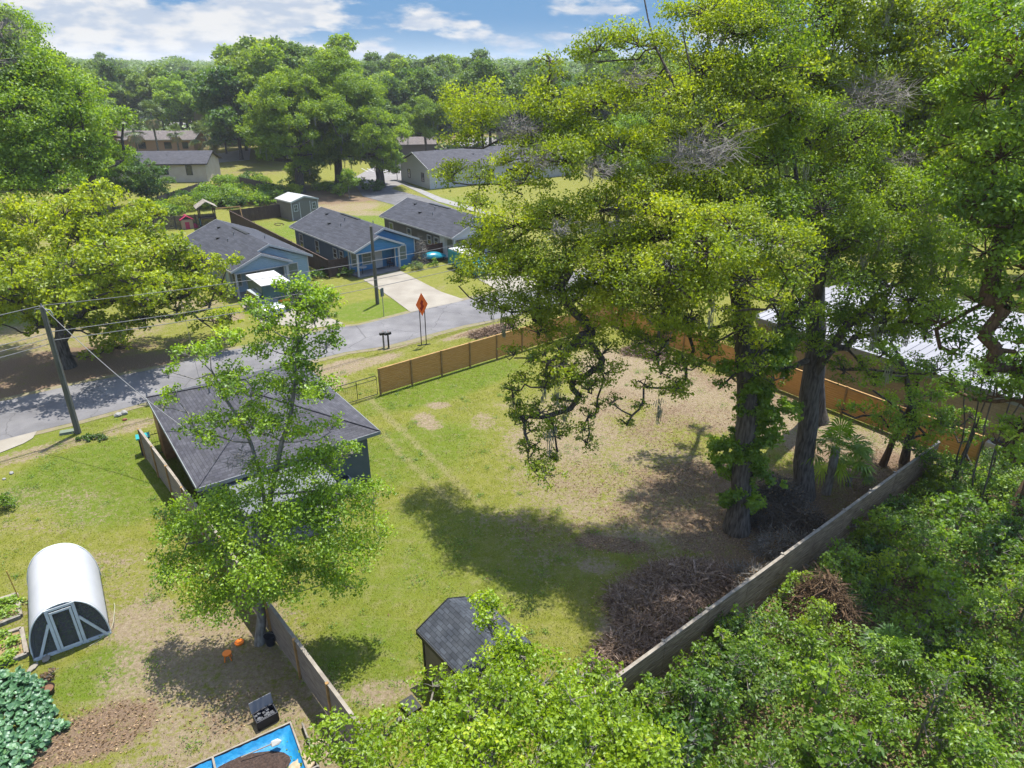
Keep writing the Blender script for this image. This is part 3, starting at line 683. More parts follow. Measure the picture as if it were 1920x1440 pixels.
# three cottages of the same plan on the far side of the road
def cottage(label, loc, front_m, side_m, shing, name='cottage', detail=True):
    h = empty(name, label, 'house', (*loc, 0), R(39.7))
    L, Wd, ze = 15.2, 8.1, 2.7; rise = 1.68; pw = 5.7
    # walls: side/back box, then the porch recess and the front
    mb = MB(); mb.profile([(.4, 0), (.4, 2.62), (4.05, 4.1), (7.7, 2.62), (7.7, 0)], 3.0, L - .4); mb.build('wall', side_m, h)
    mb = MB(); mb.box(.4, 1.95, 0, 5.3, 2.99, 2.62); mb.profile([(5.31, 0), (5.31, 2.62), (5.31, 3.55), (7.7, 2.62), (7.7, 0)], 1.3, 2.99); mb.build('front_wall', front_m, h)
    mb = MB(); mb.profile([(.45, 2.55), (4.05, 4.05), (7.65, 2.55)], 1.22, 1.29); mb.build('gable_panel', front_m, h)
    r = gable_roof(h, 0, Wd, .95, L, ze, rise, shing)
    k_ = rise / 4.05; fb = MB(); fb.profile([(2.9, ze + 2.9 * k_ + .01), (4.05, ze + rise + .015), (8.13, ze + .01), (8.13, ze - .2), (4.05, ze + rise - .2), (2.9, ze + 2.9 * k_ - .2)], .91, .947)
    fb.profile([(-.03, ze + .01), (4.05, ze + rise + .015), (8.13, ze + .01), (8.13, ze - .2), (4.05, ze + rise - .2), (-.03, ze - .2)], L + .003, L + .04)
    fb.box(-.035, 2.0, ze - .18, -.003, L, ze - .02); fb.box(Wd + .003, .95, ze - .18, Wd + .035, L, ze - .02); fb.build('fascia', M_TRIM, r)
    # porch roof: lower gable in front
    r2 = gable_roof(h, 0, pw, -.02, 2.0, ze - .004, rise * pw / Wd, shing, fm=M_TRIM, name='porch_roof', back=False)
    mb = MB(); mb.profile([(.3, 2.42), (.3, 2.55), (2.85, 3.62), (5.4, 2.55), (5.4, 2.42)], .22, .30); mb.build('porch_gable', front_m, h)
    mb = MB(); mb.box(.3, .16, 2.32, 5.4, .36, 2.41); mb.build('porch_beam', M_TRIM, h)
    for x in (.42, 5.15): mb = MB(); mb.box(x - .08, .18, 0, x + .08, .34, 2.32); mb.build('porch_post', M_TRIM, h)
    mb = MB(); mb.box(.3, .0, 0, 5.3, 1.95, .13); mb.build('porch_floor', mat('porch_grey', (.26, .24, .23), .9, (.3, .28, .27), 3.), h)
    for (x, y) in ((.4, 1.95), (7.7, 1.3), (5.31, 1.3)):
        mb = MB(); mb.box(x - .06, y - .03, 0, x + .04, y + .09, 2.6); mb.build('corner_trim', M_TRIM, h)
    window(h, 1.0, 1.95, .75, .7, 1.35, 'f', glass_m=M_SCREEN); window(h, 2.35, 1.95, .75, .95, 1.35, 'f', glass_m=M_SCREEN)
    window(h, 6.15, 1.3, .75, .85, 1.35, 'f', glass_m=M_SCREEN)
    d = MB(); d.box(3.15, 1.88, .13, 4.1, 1.949, 2.2); dd = d.build('door', M_WHITE, h)
    MB().box(4.0, 1.83, 1.05, 4.04, 1.88, 1.15).build('handle', M_GALV, dd)
    MB().box(3.38, 1.862, 1.85, 3.88, 1.879, 2.0).build('fanlight', mat('brass_light', (.5, .3, .12), .4), dd)
    for (y, w_, hh, z) in ((3.6, .7, .9, 1.1), (5.0, .7, .9, 1.1), (9.2, .75, 1.2, .85), (13.2, .75, 1.45, .6)): window(h, .4, y, z, w_, hh, 'l')
    if detail:
        for (x, y, k) in ((2.2, 9.5, 0), (2.4, 7.2, 1), (3.3, 8.0, 1), (3.3, 12.2, 0), (5.6, 6.0, 1)):
            vent(r, x, y, ze + rise * (x if x < 4.05 else Wd - x) / 4.05, k)
        MB().box(3.93, 6.2, ze + rise - .15, 4.25, 10.2, ze + rise + .035).build('ridge_vent', M_BLACK, r)
    return h
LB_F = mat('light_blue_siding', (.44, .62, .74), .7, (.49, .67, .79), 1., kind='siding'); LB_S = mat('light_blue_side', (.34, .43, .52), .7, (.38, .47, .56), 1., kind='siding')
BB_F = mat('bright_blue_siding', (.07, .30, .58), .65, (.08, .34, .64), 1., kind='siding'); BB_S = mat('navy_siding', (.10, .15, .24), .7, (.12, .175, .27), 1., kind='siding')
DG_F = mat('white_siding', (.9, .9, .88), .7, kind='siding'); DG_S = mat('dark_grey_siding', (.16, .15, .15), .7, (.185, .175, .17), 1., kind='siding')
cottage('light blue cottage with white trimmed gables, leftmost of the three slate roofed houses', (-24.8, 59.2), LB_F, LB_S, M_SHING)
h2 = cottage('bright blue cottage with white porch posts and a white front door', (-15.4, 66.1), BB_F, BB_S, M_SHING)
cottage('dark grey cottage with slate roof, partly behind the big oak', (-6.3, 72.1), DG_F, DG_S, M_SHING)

# foreground grey house with hip roof
HP = np.array([(-6.6, 30.1), (-12.8, 39.0), (-19.9, 34.1), (-13.6, 25.0)])
gh = empty('grey_house', 'dark grey stucco house with slate hip roof under the slender tree', 'house', (-13.6, 25.0, 0), math.atan2(5.1, 7.0))
w_, l_ = 8.66, 11.0; ze = 2.8; rs = 1.55
M_GSTU = mat('grey_stucco', (.17, .215, .22), .9, (.195, .24, .245), 2., .006, 40.)
MB().box(.5, .5, 0, w_ - .5, l_ - .5, ze - .16).build('wall', M_GSTU, gh)
mb = MB(); A = [(0, 0), (w_, 0), (w_, l_), (0, l_)]; r1_ = (w_ / 2, w_ / 2); r2_ = (w_ / 2, l_ - w_ / 2)
vs = [(x, y, ze) for x, y in A] + [(*r1_, ze + rs), (*r2_, ze + rs)] + [(x, y, ze - .14) for x, y in A]
mb.add(vs, [(0, 1, 4), (1, 2, 5, 4), (2, 3, 5), (3, 0, 4, 5), (0, 6, 7, 1), (1, 7, 8, 2), (2, 8, 9, 3), (3, 9, 6, 0), (6, 9, 8, 7)])
rf = mb.build('roof', M_SHING3, gh)
mb = MB(); M_FASG = mat('grey_fascia', (.36, .39, .40), .6)
mb.box(-.03, -.035, ze - .17, w_ + .03, -.003, ze + .012); mb.box(w_ + .003, 0, ze - .17, w_ + .035, l_, ze + .012); mb.box(-.035, 0, ze - .17, -.003, l_, ze + .012); mb.box(0, l_ + .003, ze - .17, w_, l_ + .035, ze + .012)
mb.build('fascia', M_FASG, rf)
mb = MB(); mb.tube([(0, 0, ze + .02), (*r1_, ze + rs + .02), (*r2_, ze + rs + .02), (0, l_, ze + .02)], .045, 5); mb.tube([(w_, 0, ze + .02), (*r1_, ze + rs + .02)], .045, 5); mb.tube([(w_, l_, ze + .02), (*r2_, ze + rs + .02)], .045, 5)
mb.build('ridge_cap', M_SHING3, rf)
for (x, y, k) in ((5.6, 6.2, 0), (5.2, 4.6, 1), (2.6, 7.5, 1)): vent(rf, x, y, ze + rs * min(x, w_ - x) / (w_ / 2), k)
window(gh, .5, 7.5, .9, .9, 1.2, 'l'); window(gh, .5, 3.2, .9, .9, 1.2, 'l')
mb = MB(); mb.box(-.0, 8.6, 0, .49, 9.9, 2.4); mb.build('wood_closet', M_PINED, gh)
mb = MB(); lr = [(1.2, -2.4, 2.25), (5.35, -2.4, 2.25), (5.35, .49, 2.5), (1.2, .49, 2.5)]
mb.add(lr + [(x, y, z - .14) for x, y, z in lr], [(0, 1, 2, 3), (7, 6, 5, 4), (0, 4, 5, 1), (1, 5, 6, 2), (2, 6, 7, 3), (3, 7, 4, 0)]); mb.build('porch_roof', mat('pale_roofing', (.20, .215, .235), .9, (.25, .265, .285), 1.5, .003, 40.), gh)
for x in (1.35, 5.2): MB().box(x - .06, -2.3, 0, x + .06, -2.18, 2.11).build('porch_post', M_TRIM, gh)
MB().box(1.2, -2.4, 0, 5.35, .49, .1).build('porch_slab', M_CONCG, gh)
ac = empty('air_conditioner', 'white air conditioner unit by the grey house porch', 'air conditioner', (*g(648, 916), 0), R(35)); ac.scale = (.8, .8, .8)
MB().box(-.4, -.4, .05, .4, .4, .75).build('cabinet', M_WHITE, ac, bevel=.04)
mb = MB()
for r_ in (.12, .2, .28): mb.tube([(r_ * math.cos(k * .39), r_ * math.sin(k * .39), .775) for k in range(17)], .012, 4)
mb.tube([(0, 0, .76), (0, 0, .80)], .29, 20); mb.build('fan_grille', M_BLKP, ac)

# foreground slate shed
sh = empty('garden_shed', 'small olive shed with slate shingle gable roof on the lawn', 'shed', (-3.2, 17.5, 0), R(-50.3))
# local: x along ridge (towards camera right), y to the back right
M_OLIVE = mat('olive_siding', (.26, .235, .155), .8, (.30, .27, .185), 2., kind='siding', p=.3)
mb = MB(); mb.profile([(.12, .1), (.12, 2.05), (1.3, 2.58), (2.48, 2.05), (2.48, .1)], .12, 2.75, axis='x'); mb.build('wall', M_OLIVE, sh)
r = gable_roof(sh, 0, 2.9, 0, 2.6, 2.12, .62, M_SHING2, th=.06, along='x', fm=MATS['black_metal'])
MB().box(.15, .15, 0, 2.7, 2.45, .1).build('floor_skid', M_BLACK, sh)
for x in (.13, 2.69): MB().box(x - .02, .09, .1, x + .07, .119, 2.03).build('corner_trim', M_BLACK, sh)
mb = MB(); mb.box(1.0, .095, .12, 1.9, .119, 1.9); dr = mb.build('door', M_OLIVE, sh); MB().box(1.8, .06, 1.0, 1.84, .095, 1.12).build('handle', M_BLACK, dr)
rp = empty('wooden_ramp', 'brown plywood ramp with step box blackened for shadow beside the olive shed', 'ramp', (-3.2 + .5 - .25, 17.5 - 1.45, 0), R(-50.3))
mb = MB(); mb.add([(0, 0, .16), (1.0, 0, .16), (1.0, -.75, .02), (0, -.75, .02), (0, 0, .12), (1.0, 0, .12), (1.0, -.75, -.02), (0, -.75, -.02)], BOXF); mb.build('ramp_board', M_BARKR, rp)
MB().box(-.65, -.5, 0, -.03, -.02, .22).build('step', M_BLACK, rp)  # step box coloured black to stand in for the shed's shadow

# far white roofed shed
ws = empty('white_roof_shed', 'grey beige shed with white roof, double door and two small windows behind the cottages', 'shed', (-29.6, 93.7, 0), R(46))
M_BEI = mat('beige_siding', (.27, .25, .22), .8, (.3, .28, .25), 1., kind='siding', p=.4)
mb = MB(); mb.profile([(0, 0), (0, 2.45), (2.0, 3.0), (4.0, 2.45), (4.0, 0)], 0, 3.9); mb.build('wall', M_BEI, ws)
gable_roof(ws, -.12, 4.12, -.15, 4.05, 2.52, .58, M_WHITE, th=.08, fm=M_TRIM)
for x in (0, 4.0): MB().box(x - .05, -.03, 0, x + .05, .05, 2.42).build('corner_trim', M_TRIM, ws)
MB().box(1.25, -.03, .08, 2.75, -.002, 2.2).build('double_door', mat('beige_door', (.25, .235, .20), .7), ws)
for x in (1.2, 2.8): MB().box(x - .05, -.045, .0, x + .05, -.004, 2.3).build('door_trim', M_TRIM, ws)
window(ws, .6, 0, 1.25, .45, .75, 'f', vm=True); window(ws, 3.4, 0, 1.25, .45, .75, 'f', vm=True)

def simple_house(name, label, loc, rz, w, l, ze, rise, wm, rm, wins, along='x', fm=None, oh=.5):
    h = empty(name, label, 'house', (*loc, 0), R(rz))
    mb = MB()
    if along == 'x': mb.profile([(0, 0), (0, ze - .1), (l / 2, ze + rise - .25), (l, ze - .1), (l, 0)], 0, w, axis='x')
    else: mb.profile([(0, 0), (0, ze - .1), (w / 2, ze + rise - .25), (w, ze - .1), (w, 0)], 0, l)
    mb.build('wall', wm, h)
    r = gable_roof(h, -oh, w + oh, -oh, l + oh, ze, rise, rm, along=along, fm=fm)
    for (x, y, z, ww, hh, f_) in wins: window(h, x, y, z, ww, hh, f_, frame_m=M_DKTRIM)
    for (x, y, k) in ((w * .35, l * .3, 0), (w * .6, l * .3, 1)): vent(r, x, y, ze + rise * (min(y, l - y) / (l / 2) if along == 'x' else min(x, w - x) / (w / 2)), k)
    return h
M_DKTRIM = mat('dark_trim', (.05, .05, .055), .5)
M_TANW = mat('tan_wall', (.80, .68, .54), .9, (.88, .76, .62), 1.)
ce = Vector((-54.4, 127.0))
simple_house('tan_house', 'tan house with slate gable roof among trees at upper left', (ce.x - 17.5, ce.y - 1.5), 5, 17.5, 8, 3.2, 1.75, M_TANW, M_SHING3, [(14.6, 0, 1.3, .9, 1.5, 'f'), (10.4, 0, 1.4, 1.1, 1.3, 'f'), (4.5, 0, 1.2, 1.4, 1.4, 'f'), (1.5, 0, 1.2, 1., 1.4, 'f')], fm=M_DKTRIM)
lh = simple_house('long_house', 'long low orange tan house with brown roof and brick chimney behind the palms', (-97, 170), 2, 22, 9, 3.0, 1.6, mat('peach_wall', (.74, .46, .31), .9), M_SHTAN, [(5, 0, 1, 1.3, 1.3, 'f'), (10, 0, 1., 1.6, 1.3, 'f'), (16, 0, 1, 1.5, 1.3, 'f'), (20, 0, 1, 1.2, 1.3, 'f')], fm=M_TRIM)
MB().box(2.6, -.9, 0, 4.9, .3, 5.6).build('chimney', mat('peach_brick', (.46, .30, .20), .9, kind='block', p=(.3, .1, .01)), lh)
wh = simple_house('white_building', 'long white building with slate roof beyond the back street', (-13.8, 119.1), 33, 30, 11.5, 3.3, 2.2, DG_F, M_SHING3, [(4, 0, 1, 1.2, 1.3, 'f'), (12, 0, 1, 1.2, 1.3, 'f'), (20, 0, 1, 1.2, 1.3, 'f'), (0, 2.6, 1, .9, 1.3, 'l'), (0, 8, 1, .9, 1.3, 'l')], fm=M_TRIM, oh=.4)
simple_house('brick_house', 'low brown building with blue awning beyond the parking lot behind the oaks', (-33, 158), 10, 16, 8, 3, 1.2, mat('brown_wall', (.25, .20, .17), .9), M_SHTAN, [(3, 0, 1, 1.2, 1.2, 'f'), (8, 0, 1, 1.2, 1.2, 'f')])
simple_house('pale_hall', 'pale flat fronted building across the lot, half hidden by the oak foliage', (-2, 196), 12, 30, 12, 3.4, 1.6, mat('pale_wall', (.5, .45, .38), .9), mat('pale_roof', (.42, .42, .42), .7), [(6, 0, 1, 1.6, 1.4, 'f'), (14, 0, 1, 1.6, 1.4, 'f')])
simple_house('pale_hall', 'pale roofed building in the woods at the far upper left', (-150, 265), 8, 26, 12, 3.4, 1.6, mat('pale_wall2', (.5, .47, .44), .9), MATS['pale_roof'], [(6, 0, 1, 1.6, 1.4, 'f')])

# block building at the right: white roof over tan block walls
fdv = Vector((.600, -.800)); fnv = Vector((.80, .60)); w0 = Vector((23.8, 36.6))
bb = empty('block_building', 'tan concrete block building with broad white metal roof at the right', 'building', (w0.x - fdv.x * 11, w0.y - fdv.y * 11, 0), math.atan2(-.8, .6))
M_BLOCK = mat('tan_block', (.47, .36, .185), .9, (.55, .44, .25), .7, kind='block', p=(.4, .2, .012))
MB().box(0, .0, 0, 40, 15, 3.0).build('wall', M_BLOCK, bb)
for x in (4.2, 11.2, 18.2, 25.2, 32.2): MB().box(x - .2, -.12, 0, x + .2, -.003, 2.98).build('pilaster', M_BLOCK, bb)
MB().box(-.15, -.15, 3.0, 40.15, -.0, 3.42).build('parapet_band', mat('pale_band', (.50, .52, .50), .8, (.40, .42, .39), .8), bb)
mb = MB(); mb.add([(-.3, -.3, 3.44), (40.3, -.3, 3.44), (40.3, 7.5, 3.9), (-.3, 7.5, 3.9), (40.3, 15.3, 3.44), (-.3, 15.3, 3.44)], [(0, 1, 2, 3), (3, 2, 4, 5)])
for k in range(84): x = -.2 + k * .48; mb.beam((x, -.3, 3.46), (x, 7.5, 3.92), .03, .035)
mb.build('roof', mat('white_metal_roof', (.46, .46, .50), .65, (.37, .37, .41), .35, .01, 2.), bb)
MB().box(-.3, -.36, 3.32, 40.3, -.3, 3.46).build('gutter', M_GALV, bb)
mb = MB(); mb.add([(16.1, -.012, 1.9), (16.45, -.012, 1.75), (16.45, -.012, 2.35), (16.3, -.012, 2.5)], [(0, 1, 2, 3)]); mb.build('wall_hole', M_BLACK, bb)
MB().tube([(21.2, -.2, 0), (21.2, -.2, 3.3)], .07, 8).build('downpipe', M_WHITE, bb)
acp = g(1862, 855); ac2 = empty('air_conditioner', 'pale air conditioner unit at the foot of the block building wall', 'air conditioner', (acp[0], acp[1], 0), math.atan2(-.8, .6))
MB().box(-.45, -.4, .08, .45, .4, .85).build('cabinet', M_WHITE, ac2, bevel=.04); mb = MB(); mb.tube([(0, 0, .84), (0, 0, .88)], .32, 20); mb.build('fan_grille', M_BLKP, ac2)

# ------------------------------------------------------------------ utility poles and cables
P1 = Vector((*g(147, 812), 0)); P3 = Vector((12.5, 66.5, 0))
def upole(label, p, h, lean=(0, 0), bracket=True):
    r = empty('utility_pole', label, 'utility pole', p, 0)
    mb = MB(); mb.tube([(lean[0] * t_, lean[1] * t_, h * t_) for t_ in (0, .25, .5, .75, 1)], [.17, .16, .15, .135, .12], 12); mb.build('shaft', M_POLE, r)
    if bracket:
        tx, ty = lean
        mb = MB(); mb.tube([(tx - .45, ty, h - .35), (tx - .4, ty, h - .15), (tx, ty, h - .12), (tx + .4, ty, h - .2), (tx + .48, ty, h - .5)], .025, 6); mb.build('bracket', M_GALV, r)
        mb = MB(); mb.tube([(tx, ty, h), (tx, ty, h + .15)], [.05, .03], 8); mb.build('insulator', M_GALV, r)
        mb = MB(); mb.tube([(.17, -.1, 0), (.17 + tx * .9, -.1 + ty * .9, h * .9)], .018, 5); mb.build('ground_wire', M_GALV, r)
    return r
upole('weathered utility pole on the grass left of the grey house', P1, 7.7, (.1, 0))
upole('slim dark utility pole in front of the bright blue house', Vector((*g(708, 570), 0)), 6.9, (0, 0), False)
upole('utility pole hidden behind the big oak crown, holding the far ends of the cables', P3, 8.0)
def cable(label, a, b_, sag, r=.016, m=None, grp=None, n_=24):
    a = Vector(a); b_ = Vector(b_); pts = []
    for k in range(n_ + 1):
        t_ = k / n_; p = a.lerp(b_, t_); p.z -= sag * 4 * t_ * (1 - t_); pts.append(p)
    mb = MB(); mb.tube(pts, r, 5); return tag(mb.build('cable', m or M_WIRE, uv=False), label, 'cable', grp)
t0 = P1 + Vector((.1, 0, 7.75)); LF = Vector((-70, -6, 0))
cable('topmost overhead cable between the weathered utility pole and the oak', t0, P3 + Vector((0, 0, 7.9)), 1.1, .018)
cable('middle overhead cable running from the pole over the shaded yard', P1 + Vector((.1, 0, 6.25)), P3 + Vector((0, 0, 6.5)), 1.0, .022)
cable('lowest overhead cable running from the pole over the shaded yard', P1 + Vector((.1, .05, 5.75)), P3 + Vector((0, 0, 6.1)), 1.1, .022)
cable('topmost cable leaving the weathered pole to the left', t0, LF + Vector((0, 0, 7.6)), .8, .02)
for k, (z, q) in enumerate(((6.2, 'upper'), (5.9, 'middle'), (5.6, 'lowest'))):
    cable(q + ' of three cables leaving the weathered pole to the left below its top', P1 + Vector((.1, .02 * k, z)), LF + Vector((0, k * .5, z - .6)), .7 + .15 * k, .02)
cable('pale service cable dropping from the pole top to the grey house roof', t0, (-16.0, 29.6, 3.2), .35, .02)
cable('thin dark cable dropping from the overhead line to the grey house', Vector((-19.8, 39.4, 6.5)), (-16.9, 33.8, 3.3), .2, .010, M_WIRED)
mb = MB(); bx_ = empty('utility_box', 'small green ground utility box at the foot of the weathered pole', 'utility box', (*g(127, 812), 0), R(25))
MB().box(-.38, -.2, 0, .38, .2, .16).build('cover', mat('green_box', (.22, .27, .20), .7), bx_, bevel=.02)
MB().box(-.4, -.22, 0, .4, .22, .04).build('base', M_CONCG, bx_)

# ------------------------------------------------------------------ street furniture
sp = Vector((*g(795, 647), 0)); sg = empty('road_sign', 'orange diamond roadwork sign on two black posts beside the road', 'sign', sp, R(20))
for x in (-.19, .19): mb = MB(); mb.tube([(x, 0, 0), (x, 0, 2.9)], .035, 6); mb.build('leg', M_BLACK, sg)
MB().box(-.5, -.04, .0, .5, .04, .06).build('foot', M_BLACK, sg)
mb = MB(); c_ = 3.2; mb.profile([(0, c_ - .85), (.45, c_ + .05), (0, c_ + .95), (-.45, c_ - .05 + .1)], -.055, -.04); pnl = mb.build('panel', M_SIGN, sg)
mb = MB(); mb.profile([(-.04, c_ - .5), (.05, c_ - .3), (.17, c_ - .1), (.06, c_ + .1), (.13, c_ + .3), (-.02, c_ + .4), (-.12, c_ + .15), (-.05, c_ - .08), (-.16, c_ - .25)], -.06, -.056); mb.build('symbol', M_SIGND, pnl)
def mailbox(label, p, rz, post):
    r = empty('mailbox', label, 'mailbox', (*p, 0), R(rz)); MB().box(-.05, -.05, 0, .05, .05, 1.05).build('post', post, r)
    mb = MB(); pr = [(.09 * math.cos(t_), 1.17 + .09 * math.sin(t_)) for t_ in np.linspace(0, math.pi, 9)] + [(-.09, 1.05), (.09, 1.05)]
    mb.profile(pr, -.26, .26); bxx = mb.build('box', M_BLACK, r); MB().box(.095, -.1, 1.15, .11, -.06, 1.32).build('flag', M_SIGN, bxx); return r
mailbox('left black mailbox on a pale post beside the road', g(720, 652), 125, M_GREYL); mailbox('right black mailbox on a black post beside the road', g(729, 652), 125, M_BLACK)
ss = empty('street_sign', 'small street name sign on a thin metal post by the blue house driveway', 'sign', (*g(720, 593), 0), R(60))
mb = MB(); mb.tube([(0, 0, 0), (0, 0, 2.5)], .03, 6); mb.build('post', M_GALV, ss); MB().box(-.2, -.015, 1.75, .2, .015, 2.45).build('plate', mat('sign_green', (.12, .2, .16), .5), ss)
def rock(label, p, s_, m_, sc=(1, .8, .6), group=None):
    bm = bmesh.new(); bmesh.ops.create_icosphere(bm, subdivisions=2, radius=s_)
    for v in bm.verts: v.co = Vector((v.co.x * sc[0], v.co.y * sc[1], v.co.z * sc[2] + s_ * .3)) * random.uniform(.88, 1.12)
    me_ = bpy.data.meshes.new('stone'); bm.to_mesh(me_); bm.free(); me_.materials.append(m_)
    return tag(link('stone', me_, None, (*p, 0), random.random() * 3), label, 'stone', group)
M_STONE = mat('pale_stone', (.5, .49, .46), .9, (.3, .3, .28), 5.)
rock('pale stone on the verge right of the weathered pole, left of two', g(222, 780), .24, M_STONE); rock('pale stone on the verge right of the weathered pole, right of two', g(233, 776), .26, M_STONE)
rock('small reddish stone beside the two pale verge stones', g(234, 788), .14, mat('red_stone', (.3, .1, .07), .9))
rock('small white stone at the far left edge of the lawn', g(22, 888), .13, M_STONE); rock('smallest white stone, lowest at the left lawn edge', g(8, 899), .10, M_STONE)
bi = empty('turquoise_bin', 'small turquoise lidded bin at the end of the grey fence', 'bin', (-20.1, 32.7, 0), R(30))
MB().box(-.25, -.25, 0, .25, .25, 1.0).build('tub', M_BLKP, bi); MB().box(-.34, -.3, 1.0, .34, .3, 1.08).build('lid', mat('turquoise', (.03, .45, .48), .5), bi)

# ------------------------------------------------------------------ hoop greenhouse and garden
gq = g(65, 1236); gh_ = empty('hoop_greenhouse', 'white covered hoop greenhouse with pale timber door frame', 'greenhouse', (-17.15, 18.15, 0), R(33.5))
wg, lg, hg = 2.45, 3.9, 2.05; M_COV = mat('white_film', (.74, .76, .80), .6, (.69, .71, .76), 1.2, .01, 2.5)
arc = [(wg / 2 - (wg / 2) * math.copysign(abs(math.cos(t_)) ** .9, math.cos(t_)), hg * math.sin(t_) ** .82) for t_ in np.linspace(0, math.pi, 25)]
mb = MB(); ny = 14; vs = []
for j in range(ny + 1):
    for (x, z) in arc: vs.append((x + random.gauss(0, .004), lg * j / ny, z + random.gauss(0, .006)))
k_ = len(arc); mb.add(vs, [(j * k_ + i, j * k_ + i + 1, (j + 1) * k_ + i + 1, (j + 1) * k_ + i) for j in range(ny) for i in range(k_ - 1)], 0, True); o = mb.build('cover', M_COV, gh_)
sm = o.modifiers.new('s', 'SOLIDIFY'); sm.thickness = .02
mb = MB(); mb.add([(x, lg - .02, z) for x, z in arc], [tuple(range(k_))]); mb.build('back_wall', M_COV, gh_)
M_GFR = mat('pale_frame', (1.0, 1.05, 1.05), .7, (.85, .9, .9), 4.)
for y_ in (.0, lg): mb = MB(); mb.tube([(x, y_, z + .0) for x, z in arc], .028, 6); mb.build('hoop', M_GFR, gh_)
MB().box(0, -.05, 0, wg, .04, .10).build('sill', M_GFR, gh_)
for x in (.80, 1.62): MB().box(x - .05, -.06, .1, x + .05, .03, 1.92).build('door_post', M_GFR, gh_)
MB().box(.75, -.055, 1.88, 1.67, .028, 1.97).build('door_head', M_GFR, gh_)
mb = MB(); mb.box(.87, -.09, .12, .95, -.062, 1.84); mb.box(1.47, -.09, .12, 1.55, -.062, 1.84); mb.box(.95, -.09, 1.76, 1.47, -.062, 1.84); mb.box(.95, -.09, .12, 1.47, -.062, .2); dr = mb.build('door', M_GFR, gh_)
MB().box(.96, -.12, .95, .99, -.091, 1.05).build('handle', M_BLACK, dr)
for a_, b_ in (((.22, -.02, .1), (.75, -.02, 1.35)), ((2.3, -.02, .1), (1.67, -.02, 1.25))): mb = MB(); mb.beam(a_, b_, .09, .05, up=(0, 1, 0)); mb.build('brace', M_GFR, gh_)
msh = bpy.data.materials.new('insect_mesh'); msh.use_nodes = True; q = msh.node_tree; bs = q.nodes['Principled BSDF']; bs.inputs['Base Color'].default_value = (.13, .13, .13, 1); bs.inputs['Alpha'].default_value = .42; bs.inputs['Roughness'].default_value = .9
mb = MB(); mb.add([(x, .045, z) for x, z in arc], [tuple(range(k_))]); mb.build('screen_mesh', msh, gh_)
def leafy(name, label, cat, pts, m_, leaf=(.14, .1), h=.3, group=None, upn=1.2, kind=None, spread=.12):
    """low plants: pts (n,3) leaf centres in the world"""
    pts = np.asarray(pts, float); b0 = pts.mean(0) * np.array([1, 1, 0]); n_ = len(pts)
    N = rnd_unit(n_) * .6 + np.array([0, 0, upn]); N /= np.linalg.norm(N, axis=1, keepdims=True)
    V, v = leaf_quads(pts - b0, N, leaf[0], leaf[1], rng.normal(.45, .2, n_)); me_ = mesh_np(name, V, np.arange(len(V)), 4, m_, v)
    return tag(link(name, me_, None, tuple(b0)), label, cat, group, kind)
def scatter(poly, n_, z0, z1):
    poly = np.array(poly); lo = poly.min(0); hi = poly.max(0); out_ = []
    while len(out_) < n_:
        q = rng.uniform(lo, hi, (n_ * 2, 2)); ins = np.zeros(len(q), bool); j = len(poly) - 1
        for i in range(len(poly)):
            a_, b_ = poly[i], poly[j]; c = ((a_[1] > q[:, 1]) != (b_[1] > q[:, 1])) & (q[:, 0] < (b_[0] - a_[0]) * (q[:, 1] - a_[1]) / (b_[1] - a_[1] + 1e-12) + a_[0]); ins ^= c; j = i
        out_ += list(q[ins])
    q = np.array(out_[:n_]); return np.concatenate([q, rng.uniform(z0, z1, (n_, 1))], 1)
def mounds(poly, nm, nl, r, h):
    c = scatter(poly, nm, 0, .01); P = []
    for (x, y, _) in c:
        rr = r * rng.uniform(.6, 1.3); q = rng.normal(0, .45, (nl, 2)) * rr; z = h * rng.uniform(.5, 1.2) * np.exp(-(q ** 2).sum(1) / rr ** 2) * rng.uniform(.6, 1, nl) + .03
        P.append(np.stack([x + q[:, 0], y + q[:, 1], z], 1))
    return np.concatenate(P)
# planted inside the greenhouse
iv = scatter([(0.3, .6), (2.1, .6), (2.1, 3.5), (.3, 3.5)], 900, .1, 1.0)
c_, s_ = math.cos(R(33.5)), math.sin(R(33.5)); ivw = np.stack([-17.15 + iv[:, 0] * c_ - iv[:, 1] * s_, 18.15 + iv[:, 0] * s_ + iv[:, 1] * c_, iv[:, 2]], 1)
leafy('greenhouse_plants', 'green plants growing inside the white hoop greenhouse', 'plants', ivw, L_MID, (.16, .12))
for (p, lb) in ((g(172, 1105), 'yellow stake standing behind the right side of the greenhouse'), (g(38, 1128), 'yellow stake standing behind the left side of the greenhouse')):
    st = empty('garden_stake', lb, 'stake', (*p, 0)); mb = MB(); mb.tube([(0, 0, 0), (-.12, .05, 1.5)], .022, 6); mb.build('stake', mat('yellow_wood', (.65, .40, .08), .7), st); MB().box(-.06, -.06, 0, .06, .06, .12).build('stake_base', M_BLACK, st)
def bed(label, quad, lab2):
    r = empty('garden_bed', label, 'garden bed', (*quad[0], 0)); o_ = Vector((*quad[0], 0)); Q = [Vector((*q, 0)) - o_ for q in quad]
    for k in range(4):
        mb = MB(); mb.beam(Q[k] + Vector((0, 0, .08)), Q[(k + 1) % 4] + Vector((0, 0, .08)), .14, .16); mb.build('timber_edge', M_GREYL if k else M_BARKG, r)
    mb = MB(); mb.add([(q.x, q.y, .07) for q in Q], [(0, 1, 2, 3)]); mb.build('straw_bed', mat('straw', (.48, .36, .17), .95, (.36, .24, .13), 9., .03, 30.), r)
    leafy('bed_plants', lab2, 'plants', mounds([q for q in quad], 16, 70, .3, .4), L_BRT, (.13, .09))
